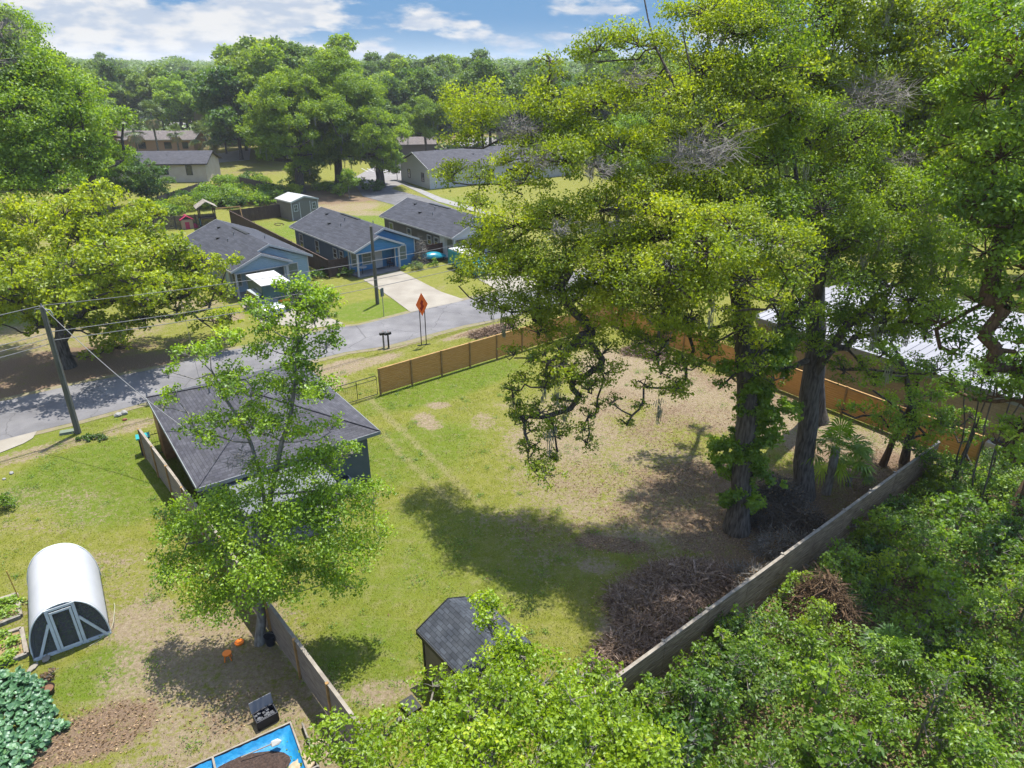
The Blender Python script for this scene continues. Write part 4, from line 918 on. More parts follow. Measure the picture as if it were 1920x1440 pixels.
bed('timber edged straw bed left of the greenhouse, nearer of the two', [g(-60, 1275), g(52, 1230), g(42, 1182), g(-60, 1215)], 'leafy plants in the nearer straw bed left of the greenhouse')
bed('timber edged straw bed left of the greenhouse, farther of the two', [g(-60, 1198), g(40, 1158), g(32, 1118), g(-60, 1148)], 'leafy plants in the farther straw bed left of the greenhouse')
rock('flat pale paving stone by the greenhouse door', g(88, 1236), .22, M_CONC, (1.1, .6, .2)); rock('flat pale stone left of the greenhouse corner', g(62, 1254), .2, M_CONC, (1.2, .6, .25))
sq = scatter([g(-40, 1262), g(45, 1262), g(90, 1290), g(108, 1340), g(95, 1400), g(40, 1470), g(-60, 1480)], 1500, .08, .36)
NQ = rnd_unit(len(sq)) * .6 + np.array([0, -.15, 1.]); NQ /= np.linalg.norm(NQ, axis=1, keepdims=True)
VS = []; FS = []; kk = 7
for i, p in enumerate(sq):   # broad lobed leaves
    nrm = NQ[i]; a_ = np.cross(nrm, [1, 0, 0]); a_ /= np.linalg.norm(a_); b2 = np.cross(nrm, a_); r_ = rng.uniform(.055, .115); ph = rng.random() * 6
    VS += [p + nrm * (-.03) + 0 * a_] + [p + (a_ * math.cos(ph + q * 6.283 / kk) + b2 * math.sin(ph + q * 6.283 / kk)) * r_ * rng.uniform(.85, 1.15) for q in range(kk)]
    FS += [(i * (kk + 1), i * (kk + 1) + 1 + q, i * (kk + 1) + 1 + (q + 1) % kk) for q in range(kk)]
b0 = sq.mean(0) * np.array([1, 1, 0]); me_ = mesh_np('squash_patch', np.array(VS) - b0, np.array(FS).ravel(), 3, L_SQU, np.repeat(rng.normal(.45, .2, len(sq)), kk))
tag(link('squash_patch', me_, None, tuple(b0)), 'sprawling blue green squash patch in the lower left corner', 'plants')
leafy('squash_plant', 'small squash plant growing just right of the large patch', 'plant', scatter([g(105, 1358), g(128, 1358), g(128, 1372), g(108, 1376)], 60, .06, .2), L_SQU, (.2, .18))
dpl = (g(96, 1268), 'dried brown plant beside the round brown pot')
pot = empty('planter_pot', 'round brown pot of soil at the edge of the squash patch', 'pot', (*g(91, 1300), 0))
mb = MB(); mb.tube([(0, 0, 0), (0, 0, .22), (0, 0, .25)], [.17, .23, .25], 16, cap=False); mb.build('pot_wall', mat('terracotta', (.10, .07, .05), .7), pot); mb = MB(); mb.tube([(0, 0, .02), (0, 0, .21)], [.16, .2], 16); mb.build('soil', mat('dry_soil', (.28, .15, .08), .95, (.2, .1, .06), 12.), pot)
tag(MB().tube([(*g(214, 1131), .02), (*g(220, 1150), .4), (*g(216, 1175), .25), (*g(205, 1188), .03), (*g(185, 1202), .02), (*g(168, 1212), .02)], .013, 5).build('hose', mat('hose_pale', (.6, .58, .4), .6)), 'pale thin hose lying by the right side of the greenhouse', 'hose')

# orange stools
st = empty('kids_table', 'small orange plastic stool standing upright under the tree', 'stool', (*g(428, 1236), 0), R(20))
mb = MB(); mb.tube([(0, 0, .27), (0, 0, .31)], .155, 18); mb.build('seat', M_ORANGE, st)
for k in range(4): a_ = k * 1.57 + .78; mb = MB(); mb.tube([(.10 * math.cos(a_), .10 * math.sin(a_), .27), (.16 * math.cos(a_), .16 * math.sin(a_), 0)], .022, 6); mb.build('leg', M_ORANGE, st)
st = empty('orange_disc', 'round orange plastic seat lying flat on the ground beside the stool', 'stool', (*g(449, 1206), 0), 0)
mb = MB(); mb.tube([(0, 0, .02), (0, 0, .06)], .165, 20); mb.build('seat', M_ORANGE, st); mb = MB(); mb.tube([(.14 * math.cos(t_), .14 * math.sin(t_), .065) for t_ in np.linspace(0, 6.28, 20)], .015, 5); mb.build('rim', M_ORANGE, st)
bk = empty('black_bucket', 'black bucket between the slender tree trunk and the grey fence', 'bucket', (*g(508, 1207), 0))
mb = MB(); mb.tube([(0, 0, 0), (0, 0, .42)], [.16, .21], 14); mb.build('bucket_wall', M_BLKP, bk); mb = MB(); mb.tube([(.21 * math.cos(t_), 0, .42 + .12 * math.sin(t_)) for t_ in np.linspace(0, 3.14, 9)], .008, 4); mb.build('handle', M_GALV, bk)
# black storage tote with open lid
tb = empty('storage_tote', 'black plastic storage tote with its lid propped open', 'storage box', (*g(500, 1352), 0), R(38)); tb.scale = (.8, .8, .8)
mb = MB(); mb.box(-.42, -.27, 0, .42, .27, .03); mb.box(-.44, -.29, .03, -.39, .29, .48); mb.box(.39, -.29, .03, .44, .29, .48); mb.box(-.39, -.29, .03, .39, -.24, .48); mb.box(-.39, .24, .03, .39, .29, .48); mb.build('tub', M_BLKP, tb, bevel=.01)
mb = MB()
for k in range(26): x, y = random.uniform(-.33, .33), random.uniform(-.18, .18); mb.box(x - .06, y - .05, .2, x + .06, y + .05, random.uniform(.33, .44), 0)
mb.build('pots', mat('dark_pots', (.05, .055, .07), .5, (.16, .17, .19), 7.), tb)
mb = MB(); mb.beam((0, .31, .46), (0, .42, .92), .9, .03, up=(0, 1, 0)); mb.build('lid', mat('grey_lid', (.3, .31, .34), .5), tb)
# tarp bed of compost: boards, tarp, soil, shovel
tp = empty('raised_planter', 'dark board planter frame lined with blue tarp and heaped compost', 'planter', (*g(552, 1386), 0), R(211))
bw, bl = 1.62, 3.6
def pl(x0, y0, x1, y1, nm='board'): MB().box(x0, y0, .0, x1, y1, .30).build(nm, mat('planter_board', (.10, .075, .065), .85, (.16, .125, .11), 4.), tp)
def topl(x0, y0, x1, y1): MB().box(x0, y0, .302, x1, y1, .318).build('board_edge', M_GREYL, tp)
for (x0, y0, x1, y1) in ((0, -.45, bl, -.40), (0, bw, bl, bw + .05), (-.05, -.45, 0, bw + .05), (2.3, -.40, 2.36, bw)): pl(x0, y0, x1, y1)
for (x0, y0, x1, y1) in ((0, -.45, bl, -.40), (0, bw, bl, bw + .05), (-.05, -.45, 0, bw + .05), (2.3, -.40, 2.36, bw)): topl(x0, y0, x1, y1)
MB().box(-.38, -.3, .0, -.33, 1.5, .22).build('loose_board', M_BARKG, tp); MB().box(-.33, 1.42, 0, -.05, 1.47, .22).build('loose_board', M_BARKG, tp)
nx_, ny_ = 34, 20; vs = []
for j in range(ny_ + 1):
    for i in range(nx_ + 1):
        x = bl * 1.12 * i / nx_; y = -.39 + (bw + .38) * j / ny_; e = min(x, (y + .39), bw - y, 3); z = .05 + .20 * max(0, 1 - e / .22) + .025 * math.sin(x * 19 + y * 7) * math.sin(y * 15 - x * 5)
        if x > bl: z = .28 - (x - bl) * .5
        vs.append((x, y, z))
mb = MB(); mb.add(vs, [(j * (nx_ + 1) + i, j * (nx_ + 1) + i + 1, (j + 1) * (nx_ + 1) + i + 1, (j + 1) * (nx_ + 1) + i) for j in range(ny_) for i in range(nx_)], 0, True); mb.build('tarp_liner', M_TARP, tp)
vs = []; fs = []
for j in range(13):
    for i in range(25):
        a_ = i / 24 * 6.283; r_ = j / 12; x = 1.85 + 1.55 * r_ * math.cos(a_) * (1 + .06 * math.sin(3 * a_)); y = .55 + .72 * r_ * math.sin(a_) * (1 + .08 * math.cos(4 * a_)); vs.append((x, y, .07 + .17 * (1 - r_ ** 2) + random.gauss(0, .012)))
fs = [(j * 25 + i, j * 25 + i + 1, (j + 1) * 25 + i + 1, (j + 1) * 25 + i) for j in range(12) for i in range(24)]
mb = MB(); mb.add(vs, fs, 0, True); mb.build('compost', M_SOIL, tp)
sv = empty('shovel', 'grey shovel lying on the compost in the blue tarp planter', 'shovel', (*g(500, 1402, .28), .30), R(28))
mb = MB(); mb.tube([(-.75, 0, .02), (.15, 0, .05)], .02, 6); mb.build('handle', M_GREYL, sv)
mb = MB(); bl_ = [(.12, -.03), (.16, -.11), (.36, -.115), (.46, 0), (.36, .115), (.16, .11), (.12, .03)]; mb.add([(x, y, .05 - .02 * (1 - (y / .12) ** 2)) for x, y in bl_] + [(x, y, .035 - .02 * (1 - (y / .12) ** 2)) for x, y in bl_], [tuple(range(7)), tuple(range(7, 14))[::-1]] + [(k, (k + 1) % 7, 7 + (k + 1) % 7, 7 + k) for k in range(7)]); mb.build('blade', M_GALV, sv)
rl = empty('canvas_bundle', 'crumpled tan canvas bundle beside the blue tarp planter', 'canvas', (*g(585, 1420), 0), R(50))
vs = []
for j in range(15):
    t_ = j / 14
    for i in range(19):
        a_ = i / 18 * math.pi; w2 = .34 * math.sin(min(1, t_ * 1.6 + .25) * 1.57) * (1 if t_ < .85 else (1 - t_) / .15 * .7 + .3); vs.append((-.9 + 1.6 * t_, w2 * math.cos(a_) + .03 * math.sin(9 * t_ + 3 * a_), .02 + .20 * math.sin(a_) * (.6 + .4 * t_) * (1 + .18 * math.sin(7 * a_ + 4 * t_)) * (1 if t_ < .9 else .5)))
mb = MB(); mb.add(vs, [(j * 19 + i, j * 19 + i + 1, (j + 1) * 19 + i + 1, (j + 1) * 19 + i) for j in range(14) for i in range(18)], 0, True); mb.build('canvas', M_CLOTH, rl)

# ------------------------------------------------------------------ vehicles and porch things
def car(name, label, cat, p, rz, body_m, prof, cab, w=1.8, wheels=(.8, 3.4), wr=.32):
    r = empty(name, label, cat, (*p, 0), R(rz))
    mb = MB(); mb.profile(prof, -w / 2, w / 2); mb.build('body', body_m, r, bevel=.06)
    mb = MB(); n_ = len(cab); iv_ = .12
    mb.add([(x, -w / 2 + .04, z) if z < cab[0][1] + .05 else (x, -w / 2 + .04 + iv_, z) for x, z in cab] + [(x, w / 2 - .04, z) if z < cab[0][1] + .05 else (x, w / 2 - .04 - iv_, z) for x, z in cab], [tuple(range(n_)), tuple(range(n_, 2 * n_))[::-1]] + [(k, n_ + k, n_ + (k + 1) % n_, (k + 1) % n_) for k in range(n_)])
    mb.build('windows', M_GLASS, r)
    top = [q for q in cab if q[1] > cab[0][1] + .05]; x0 = min(q[0] for q in top) - .03; x1 = max(q[0] for q in top) + .03; zt = max(q[1] for q in top)
    MB().box(x0, -w / 2 + .14, zt - .01, x1, w / 2 - .14, zt + .05).build('roof', body_m, r, bevel=.03)
    for x in wheels:
        for y in (-w / 2 + .08, w / 2 - .08):
            mb = MB(); mb.tube([(x, y - .1, wr), (x, y + .1, wr)], wr, 16); o_ = mb.build('wheel', M_BLACK, r); mb = MB(); mb.tube([(x, y - .11, wr), (x, y + .11, wr)], wr * .55, 12); mb.build('rim', M_GALV, o_)
    for y in (-w / 2 + .25, w / 2 - .25): MB().box(prof[0][0] - .03 if False else -.02, y - .12, .62, .03, y + .12, .75).build('headlight', M_TRIM, r)
    return r
SED = [(0, .3), (0, .72), (.15, .82), (1.2, .95), (3.9, .98), (4.4, .9), (4.45, .32)]; SEDC = [(1.15, .94), (1.85, 1.4), (3.2, 1.42), (3.95, .96)]
SUV = [(0, .35), (0, .85), (.2, .98), (1.3, 1.05), (4.5, 1.08), (4.6, .4)]; SUVC = [(1.2, 1.04), (1.8, 1.65), (4.0, 1.68), (4.45, 1.06)]
car('parked_car', 'pale blue white pickup parked nose to the road in front of the light blue house', 'car', g(519, 598), 130, mat('pale_car', (.62, .68, .72), .3, spec=.6), SUV, SUVC)
car('parked_car', 'dark blue car parked beside the hedge of the light blue house', 'car', g(592, 578), 130, mat('dark_car', (.02, .03, .07), .2, spec=.7), SED, SEDC)
vn = car('turquoise_van', 'turquoise van with white roof parked by the dark grey house', 'van', g(907, 519), 127, mat('turq_car', (.03, .38, .45), .35, (.05, .45, .5), 1., spec=.6), [(0, .35), (0, 1.0), (.35, 1.15), (.9, 1.9), (5.0, 1.95), (5.1, .4)], [(.45, 1.18), (.92, 1.82), (1.6, 1.84), (1.6, 1.2)], w=2.0, wheels=(.9, 4.0))
MB().box(1.0, -.95, 1.955, 5.0, .95, 2.05).build('roof_panel', M_WHITE, vn, bevel=.03)
bt_ = empty('box_trailer', 'white roofed box trailer with dark green side parked at the light blue house porch', 'trailer', (-20.9, 55.4, 0), R(36.4))
MB().box(0, 0, .45, 2.4, 4.0, 2.5).build('body', mat('green_side', (.05, .12, .11), .5, (.08, .18, .17), 1.5), bt_, bevel=.03)
MB().box(-.06, -.06, 2.503, 2.46, 4.06, 2.6).build('roof', mat('cream_white', (.78, .78, .76), .5), bt_, bevel=.04)
MB().box(-.03, .25, .9, -.002, .9, 1.3).build('side_panel', M_SIGN, bt_); MB().box(.3, -.03, .7, 2.2, -.002, 1.1).build('rear_panel', M_ORANGE, bt_)
for x in (.12, 2.38):
    mb = MB(); mb.tube([(x - .1, 2.0, .33), (x + .1, 2.0, .33)], .33, 14); mb.build('wheel', M_BLACK, bt_)
MB().box(1.1, -1.0, .4, 1.3, 0, .5).build('drawbar', M_BLACK, bt_)
kb = empty('covered_boat', 'small boat under a turquoise cover between the blue and dark grey houses', 'boat', (*g(812, 490), 0), R(20))
vs = []
for j in range(13):
    t_ = j / 12; w2 = .75 * math.sin(math.pi * (.08 + .84 * t_)) ** .6
    for i in range(11):
        a_ = i / 10 * math.pi; vs.append((-1.4 + 2.8 * t_, w2 * math.cos(a_), .5 + .55 * math.sin(a_) * math.sin(math.pi * (.12 + .8 * t_))))
mb = MB(); mb.add(vs, [(j * 11 + i, j * 11 + i + 1, (j + 1) * 11 + i + 1, (j + 1) * 11 + i) for j in range(12) for i in range(10)], 0, True); mb.build('cover', mat('turq_cover', (.0, .25, .36), .3, (.02, .36, .48), 3.), kb)
MB().box(-1.2, -.5, .12, 1.2, .5, .5).build('hull', M_BLACK, kb, bevel=.1)
bn = empty('blue_wheelie_bin', 'dark blue wheelie bin at the dark grey house porch', 'bin', (*g(863, 488), 0), R(30)); MB().box(-.3, -.3, .05, .3, .3, 1.0).build('tub', mat('binblue', (.02, .08, .25), .5), bn, bevel=.03); MB().box(-.32, -.34, 1.0, .32, .32, 1.08).build('lid', MATS['binblue'], bn)
def local(hh, x, y, z=0): return hh.matrix_basis @ Vector((x, y, z))
import mathutils
h2m = Matrix.Translation((-15.4, 66.1, 0)) @ Matrix.Rotation(R(39.7), 4, 'Z')
p = h2m @ Vector((1.2, .9, .13)); tb = empty('porch_table', 'round white table on the bright blue house porch', 'table', p); mb = MB(); mb.tube([(0, 0, .68), (0, 0, .72)], .45, 18); mb.build('table_top', M_WHITE, tb); mb = MB(); mb.tube([(0, 0, 0), (0, 0, .68)], .04, 8); mb.build('leg', M_BLACK, tb)
p = h2m @ Vector((4.7, 1.4, .13)); ch = empty('porch_chair', 'dark chair beside the white door of the bright blue house', 'chair', p, R(39.7)); M_CH = mat('chair_dark', (.05, .05, .07), .6)
MB().box(-.25, -.25, .38, .25, .25, .43).build('seat', M_CH, ch); MB().box(-.25, .2, .43, .25, .25, .95).build('backrest', M_CH, ch)
for x in (-.22, .22):
    for y in (-.22, .22): MB().box(x - .02, y - .02, 0, x + .02, y + .02, .38).build('leg', M_CH, ch)
p = h2m @ Vector((3.62, 1.5, .131)); tag(MB().box(-.4, -.25, 0, .4, .25, .02).build('doormat', M_BLKP, None, p, R(39.7)), 'black doormat at the white door of the bright blue house', 'doormat')
ps = empty('playset', 'wooden playset tower with grey roof and turquoise slide behind the light blue house', 'playset', (*g(392, 425), 0), R(30))
for x in (-.9, .9):
    for y in (-.9, .9): MB().box(x - .07, y - .07, 0, x + .07, y + .07, 2.6).build('post', M_BROWNF, ps)
MB().box(-1, -1, 1.2, 1, 1, 1.3).build('deck', M_BROWNF, ps); gable_roof(ps, -1.3, 1.3, -1.2, 1.2, 2.6, .8, M_GREYL, th=.06)
MB().box(-1.03, -.9, .3, -1.0, .9, 1.25).build('side_panel', MATS['turq_cover'], ps)
mb = MB(); mb.beam((1, 0, 2.2), (4.2, 0, 2.2), .12); mb.beam((4.2, -1, 0), (4.2, 0, 2.2), .1); mb.beam((4.2, 1, 0), (4.2, 0, 2.2), .1); mb.build('swing_beam', M_PINED, ps)
pk = empty('toy_playhouse', 'pink plastic toy playhouse at the brown picket fence', 'playhouse', (*g(352, 428), 0), R(30)); PK = mat('pink_plastic', (.65, .05, .14), .5); MB().box(-.7, -.6, 0, .7, .6, 1.2).build('wall', mat('cream_plastic', (.62, .42, .28), .5), pk, bevel=.03); gable_roof(pk, -.8, .8, -.7, .7, 1.2, .5, PK, th=.08)
MB().box(-.25, -.63, 0, .25, -.602, .9).build('door', PK, pk); rock('pink toy ball heap right of the pink playhouse', g(366, 427), .5, PK, (1, .8, .9))
tag(MB().tube([(*g(522 + 4 * math.cos(k) * (1 + k * .25), 421 + 2.2 * math.sin(k)), .03) for k in np.linspace(0, 7, 24)], .05, 5).build('garden_hose', mat('hose_brown', (.10, .04, .03), .6)), 'coiled dark hose on the grass behind the bright blue house', 'hose')

# ------------------------------------------------------------------ brush piles
def brush(name, label, blobs, n_, L=(.4, 1.3), m_=None, leaves=0):
    A = []; B = []; PL = []; c0 = np.array([blobs[0][0], blobs[0][1], 0.])
    tot = sum(b_[2] * b_[3] for b_ in blobs)
    for (x, y, rx, ry, h, rot) in blobs:
        k = int(n_ * rx * ry / tot); r_ = np.sqrt(rng.random(k)); a_ = rng.uniform(0, 6.283, k); X = rx * r_ * np.cos(a_); Y = ry * r_ * np.sin(a_)
        Z = h * (1 - r_ ** 2) * rng.uniform(.35, 1.1, k) * (1 + .35 * np.sin(X * 3.1 + Y * 2.3)) + .03; cr, sr = math.cos(R(rot)), math.sin(R(rot))
        c = np.stack([x + X * cr - Y * sr, y + X * sr + Y * cr, np.maximum(Z, .03)], 1) - c0
        d = rnd_unit(k); d[:, 2] *= .28; d /= np.linalg.norm(d, axis=1, keepdims=True); ln = rng.uniform(*L, (k, 1)); mid = c + rng.normal(0, .07, (k, 3)) + [0, 0, .05]
        A += [c - d * ln / 2, mid]; B += [mid, c + d * ln / 2 + rng.normal(0, .1, (k, 3))]
        t_ = c + d * ln * .25; A.append(t_); B.append(t_ + (d + rnd_unit(k) * .8) * ln * .35)
        PL.append(c + rng.normal(0, .08, (k, 3)))
    A = np.concatenate(A); B = np.concatenate(B); A[:, 2] = np.maximum(A[:, 2], .01); B[:, 2] = np.maximum(B[:, 2], .01)
    rr = rng.uniform(.006, .02, len(A)) * np.where(rng.random(len(A)) < .06, rng.uniform(1.8, 4., len(A)), 1.); V, f = segs(A, B, rr, rr * .6, 3)
    root = empty(name, label, 'brush pile', tuple(c0)); link('sticks', mesh_np('sticks', V, f, 4, m_ or M_STICK), root)
    if leaves:
        PL = np.concatenate(PL); PL = PL[rng.integers(0, len(PL), leaves)] + rng.normal(0, .12, (leaves, 3)); PL[:, 2] = np.maximum(PL[:, 2], .02)
        V, v = leaf_quads(PL, rnd_unit(leaves), .10, .05, rng.random(leaves)); link('dead_leaves', mesh_np('dead_leaves', V, np.arange(len(V)), 4, L_DEAD, v), root)
    return root
bpx = lambda px, py, rx, ry, h, rot=0: (*g(px, py), rx, ry, h, rot)
brush('brush_pile', 'large heap of reddish brown cut branches on the lawn by the diagonal grey fence', [bpx(1270, 1095, 1.7, 1.1, .42, 20), bpx(1235, 1160, 1.6, 1.1, .34, 20), bpx(1170, 1240, 1.2, 1.0, .25, 40), bpx(1330, 1085, 1.1, .7, .3), bpx(1200, 1130, 1.2, .9, .3)], 4200, leaves=14000)
brush('brush_pile', 'dark heap of branches between the two big oak trunks', [bpx(1450, 965, 1.7, 1.2, 1.3, 30), bpx(1500, 1000, 1.4, .9, .8, 30)], 3800, m_=M_BARK, leaves=5000)
brush('brush_pile', 'low pale brush heap in front of the left oak trunk', [bpx(1470, 1030, 1.3, .8, .4, 20), bpx(1400, 1090, .9, .5, .3)], 1500, m_=M_BARKG, leaves=3500)
brush('brush_pile', 'rusty brown dead brush caught in the thicket below the diagonal fence', [bpx(1530, 1150, 1.2, .9, 1.3, 30), bpx(1560, 1180, .8, .8, 1.2)], 2200, leaves=4500, m_=M_BARKR)
brush('brush_pile', 'small red brown brush heap near the far orange fence', [bpx(1200, 660, 1.2, .7, .5), bpx(1230, 670, .8, .5, .4)], 900, leaves=2000)
brush('brush_pile', 'thin strip of dark brush on the verge behind the orange road fence', [bpx(925, 622, 2.2, .4, .2, RZ)], 700, leaves=1500)

# ------------------------------------------------------------------ hero trees
def AT(L_): return [(*at(px, py, d), r_) for (px, py, d, r_) in L_]
def jit(cl, n_, r=1.2, rr=(.8, 1.4)):
    cl = list(cl)
    for _ in range(n_):
        c = cl[rng.integers(0, len(cl))]; d = rnd_unit(1)[0] * r * rng.uniform(.6, 1.5); cl.append((c[0] + d[0], c[1] + d[1], c[2] + d[2] * .6, rng.uniform(*rr)))
    return cl
A_ = (10.3, 25.8, 0); B_ = (14.4, 28.6, 0)
clA = [(900, 190, 33, 1.7), (870, 260, 33, 1.0), (848, 325, 32, 1.0), (1000, 270, 31, 1.2), (1050, 200, 31, 1.6), (1130, 190, 30, 1.6), (1120, 90, 32, 1.3), (1200, 80, 31, 1.5), (1230, 180, 29, 1.7), (1310, 130, 30, 1.8), (1390, 60, 30, 1.8), (1330, 20, 31, 1.6),
       (980, 340, 29, 1.3), (1060, 300, 28, 1.5), (1160, 280, 28, 1.6), (1260, 270, 28, 1.6), (1350, 230, 28, 1.7), (1420, 180, 29, 1.8), (910, 430, 30, 1.2), (965, 420, 28, 1.5), (1040, 400, 28, 1.6), (1130, 390, 28, 1.5), (1210, 350, 27, 1.3),
       (925, 500, 28.5, 1.4), (985, 500, 27.5, 1.7), (1065, 480, 27, 1.7), (1150, 480, 26, 1.6), (1240, 440, 26, 1.5), (1320, 420, 26, 1.5), (930, 560, 29, 1.0), (1000, 575, 28, 1.4), (1080, 560, 27, 1.5), (1165, 565, 26, 1.5), (1250, 545, 25, 1.4), (1335, 510, 25, 1.5),
       (1060, 640, 27, .9), (1025, 700, 25.5, .8), (1015, 770, 25, .8), (1005, 830, 24.6, .6), (1005, 880, 24.5, .35), (960, 725, 26, .45), (1075, 720, 25.5, .6), (1130, 660, 26, .8), (1150, 750, 25, .45), (1095, 800, 25, .4), (1110, 720, 25, .5), (1215, 640, 25, .9), (1200, 760, 24.5, .4), (1175, 790, 24.5, .4), (1290, 600, 24.5, .8),
       (1330, 660, 25, .6), (1400, 600, 25, 1.0), (1440, 480, 25.5, 1.2), (1400, 350, 27, 1.4), (1310, 330, 27, 1.3)]
clA += [(px_, py_, d_, q_) for px_, py_, d_, q_ in zip(rng.uniform(1180, 1470, 24), rng.uniform(570, 720, 24), rng.uniform(24, 28, 24), rng.uniform(.35, .75, 24))]
clA += [(px_, py_, d_, q_) for px_, py_, d_, q_ in zip(rng.uniform(960, 1130, 26), rng.uniform(640, 860, 26), rng.uniform(24.6, 26.4, 26), rng.uniform(.3, .62, 26))]
clA += [(1330, 470, 22.2, 1.4), (1250, 580, 24.2, 1.1), (1400, 520, 22.6, 1.3), (1260, 500, 23, 1.3), (1370, 420, 23.4, 1.4), (1190, 540, 24.4, 1.2), (1450, 450, 23.5, 1.3), (1310, 540, 22.8, 1.1), (1440, 560, 23.6, 1.0), (1290, 400, 24.2, 1.3), (1480, 500, 23, 1.1)]
clA += [(1010, 520, 28, 1.3), (1060, 540, 27, 1.2), (1120, 530, 27, 1.3), (1200, 520, 26.5, 1.3), (1280, 500, 26, 1.3), (1010, 620, 27.5, .9), (1110, 610, 27, .9), (1180, 620, 26.5, .9), (1260, 610, 26, .8), (890, 380, 30, .9), (900, 330, 31, .9), (950, 300, 30.5, .9), (940, 470, 29, 1.2), (890, 470, 29.5, .7), (905, 560, 29, .6), (960, 610, 28.5, .6), (1300, 380, 27.5, 1.4), (1090, 250, 30, 1.5), (1030, 150, 31.5, .9)]
clA = jit(AT(clA), 50, 1.3, (.45, .9))
VINE = []
for _ in range(150):
    z_ = rng.uniform(.9, 9.2); a_ = rng.uniform(0, 6.283); q_ = rng.uniform(.2, 1.25) ** 1.3 * (1.3 if math.sin(z_ * 1.3 + a_ * 1.0) > -.2 else .6); VINE.append((A_[0] + .35 * z_ / 9 + math.cos(a_) * q_, A_[1] + .07 * z_ + math.sin(a_) * q_ * .9, z_, rng.uniform(.16, .46)))
dA = [(*at(1330, 275, 27), 2.2, 120), (*at(970, 245, 30), 1.5, 110), (*at(1180, 150, 28), 1.2, 60), (*at(1120, 320, 26.5), 1.2, 70), (*at(1010, 300, 28), 1.3, 70), (*at(1300, 300, 25.5), 1.8, 110), (*at(1050, 430, 26), .9, 40), (*at(1230, 600, 24.5), .8, 40)]
tA = [A_, at(1398, 850, 26), at(1402, 720, 26.3), at(1392, 600, 26.6), at(1360, 420, 27.2), at(1335, 300, 27.8), at(1300, 180, 28.5), at(1280, 60, 29)]
tree('live_oak', 'huge yellow green live oak with a vine wrapped trunk, left of the two big oaks', 'tree', A_,
     [tA, [at(1392, 600, 26.6), at(1340, 440, 27.), at(1230, 385, 27.5), at(1130, 320, 28.5), at(1030, 240, 30), at(940, 260, 32)], [at(1370, 470, 26.8), at(1270, 430, 27), at(1190, 450, 27), at(1090, 455, 27.5)],
      [at(1402, 720, 26.3), at(1460, 620, 26), at(1500, 500, 26)], [at(1335, 300, 27.8), at(1230, 90, 30), at(1205, -20, 31)]],
     clA, L_OAK, (.118, .064), .47, .46, M_BARK, flat=.55, moss=26, mossr=(.4, 1.4), vines=VINE, dead=dA, downpen=.12, tip=.025, power=.52)
clB = [(px_, py_, d_, q_) for px_, py_, d_, q_ in zip(rng.uniform(1460, 1730, 22), rng.uniform(560, 700, 22), rng.uniform(26, 30, 22), rng.uniform(.4, .85, 22))] + [(1590, 640, 29, .8), (1650, 600, 30, 1.0), (1700, 620, 29.5, .9), (1560, 600, 30, .9), (1750, 580, 29, 1.0), (1620, 680, 28.5, .5), (1450, 400, 27.5, 1.7), (1540, 390, 28.5, 1.7), (1440, 520, 26.5, 1.4), (1545, 460, 28, 1.4), (1630, 430, 28, 1.7), (1710, 390, 29, 1.7), (1700, 470, 27.5, 1.6), (1620, 530, 26.5, 1.5), (1705, 560, 26.5, 1.5), (1590, 600, 28, 1.0), (1500, 560, 27, 1.1), (1655, 620, 27, 1.1), (1740, 620, 26, .9),
       (1780, 530, 27, 1.4), (1790, 450, 28, 1.5), (1460, 300, 29, 1.6), (1560, 340, 30, 1.5), (1650, 350, 30, 1.7), (1400, 640, 27, .7), (1540, 660, 27, .6), (1690, 690, 26, .6), (1760, 690, 25, .6), (1350, 720, 26, .5), (1500, 220, 30, 1.7), (1600, 260, 31, 1.6), (1450, 130, 29, 1.6), (1460, 40, 30, 1.8)]
clB = jit(AT(clB), 16, 1.4, (.5, 1.0))
tB = [B_, at(1515, 800, 28.6), at(1525, 640, 28.8), at(1530, 500, 29), at(1500, 380, 29), at(1480, 200, 29.5)]
tree('live_oak', 'tall live oak with a thick bare grey trunk, right of the two big oaks', 'tree', B_,
     [tB, [at(1525, 700, 28.6), at(1580, 620, 28), at(1640, 560, 27.5), at(1700, 520, 27)], [at(1525, 560, 28.8), at(1560, 470, 28.6), at(1640, 430, 28.5), at(1720, 350, 29)], [at(1520, 690, 28.5), at(1440, 690, 27.8), at(1400, 660, 27)], [at(1525, 600, 28.8), at(1480, 520, 28)]],
     clB, L_OAKG, (.12, .066), .46, .46, M_BARK, moss=24, mossr=(.4, 1.2), dead=[(*at(1640, 185, 28.5), 2.0, 130), (*at(1700, 300, 27), 1.2, 60), (*at(1560, 210, 31), 1.0, 50)], downpen=.7, tip=.025, power=.52)
clC = [(1560, 110, 35, 2.2), (1640, 60, 36, 2.3), (1530, 30, 34, 2.1), (1720, 40, 35, 2.3), (1690, 150, 34, 2.2), (1620, 190, 34, 2.0), (1590, 290, 33, 1.7), (1500, 140, 33, 2.0), (1770, 190, 34, 2.1), (1710, 270, 33, 2.0), (1800, 90, 35, 2.3), (1790, 290, 32, 1.8), (1400, 10, 34, 2.0), (1600, -30, 35, 2.2), (1850, 10, 36, 2.2), (1650, 320, 34, 1.7), (1450, 250, 34, 1.6), (1380, 320, 34, 1.7), (1740, 350, 33, 1.6)]
clC = jit(AT(clC), 14, 2.0, (.8, 1.5)); C0 = (18.2, 36.5, 0)
tree('live_oak', 'mossy live oak rising behind the two big oaks', 'tree', C0, [[C0, at(1530, 480, 36), at(1530, 330, 35.5), at(1545, 210, 35), at(1600, 120, 35)], [at(1530, 330, 35.5), at(1500, 240, 35), at(1450, 130, 34)]], clC, L_OAK, (.17, .10), .46, .55, M_BARK, moss=60, mossr=(.6, 2.0), downpen=.8, tip=.03, vbias=.03)
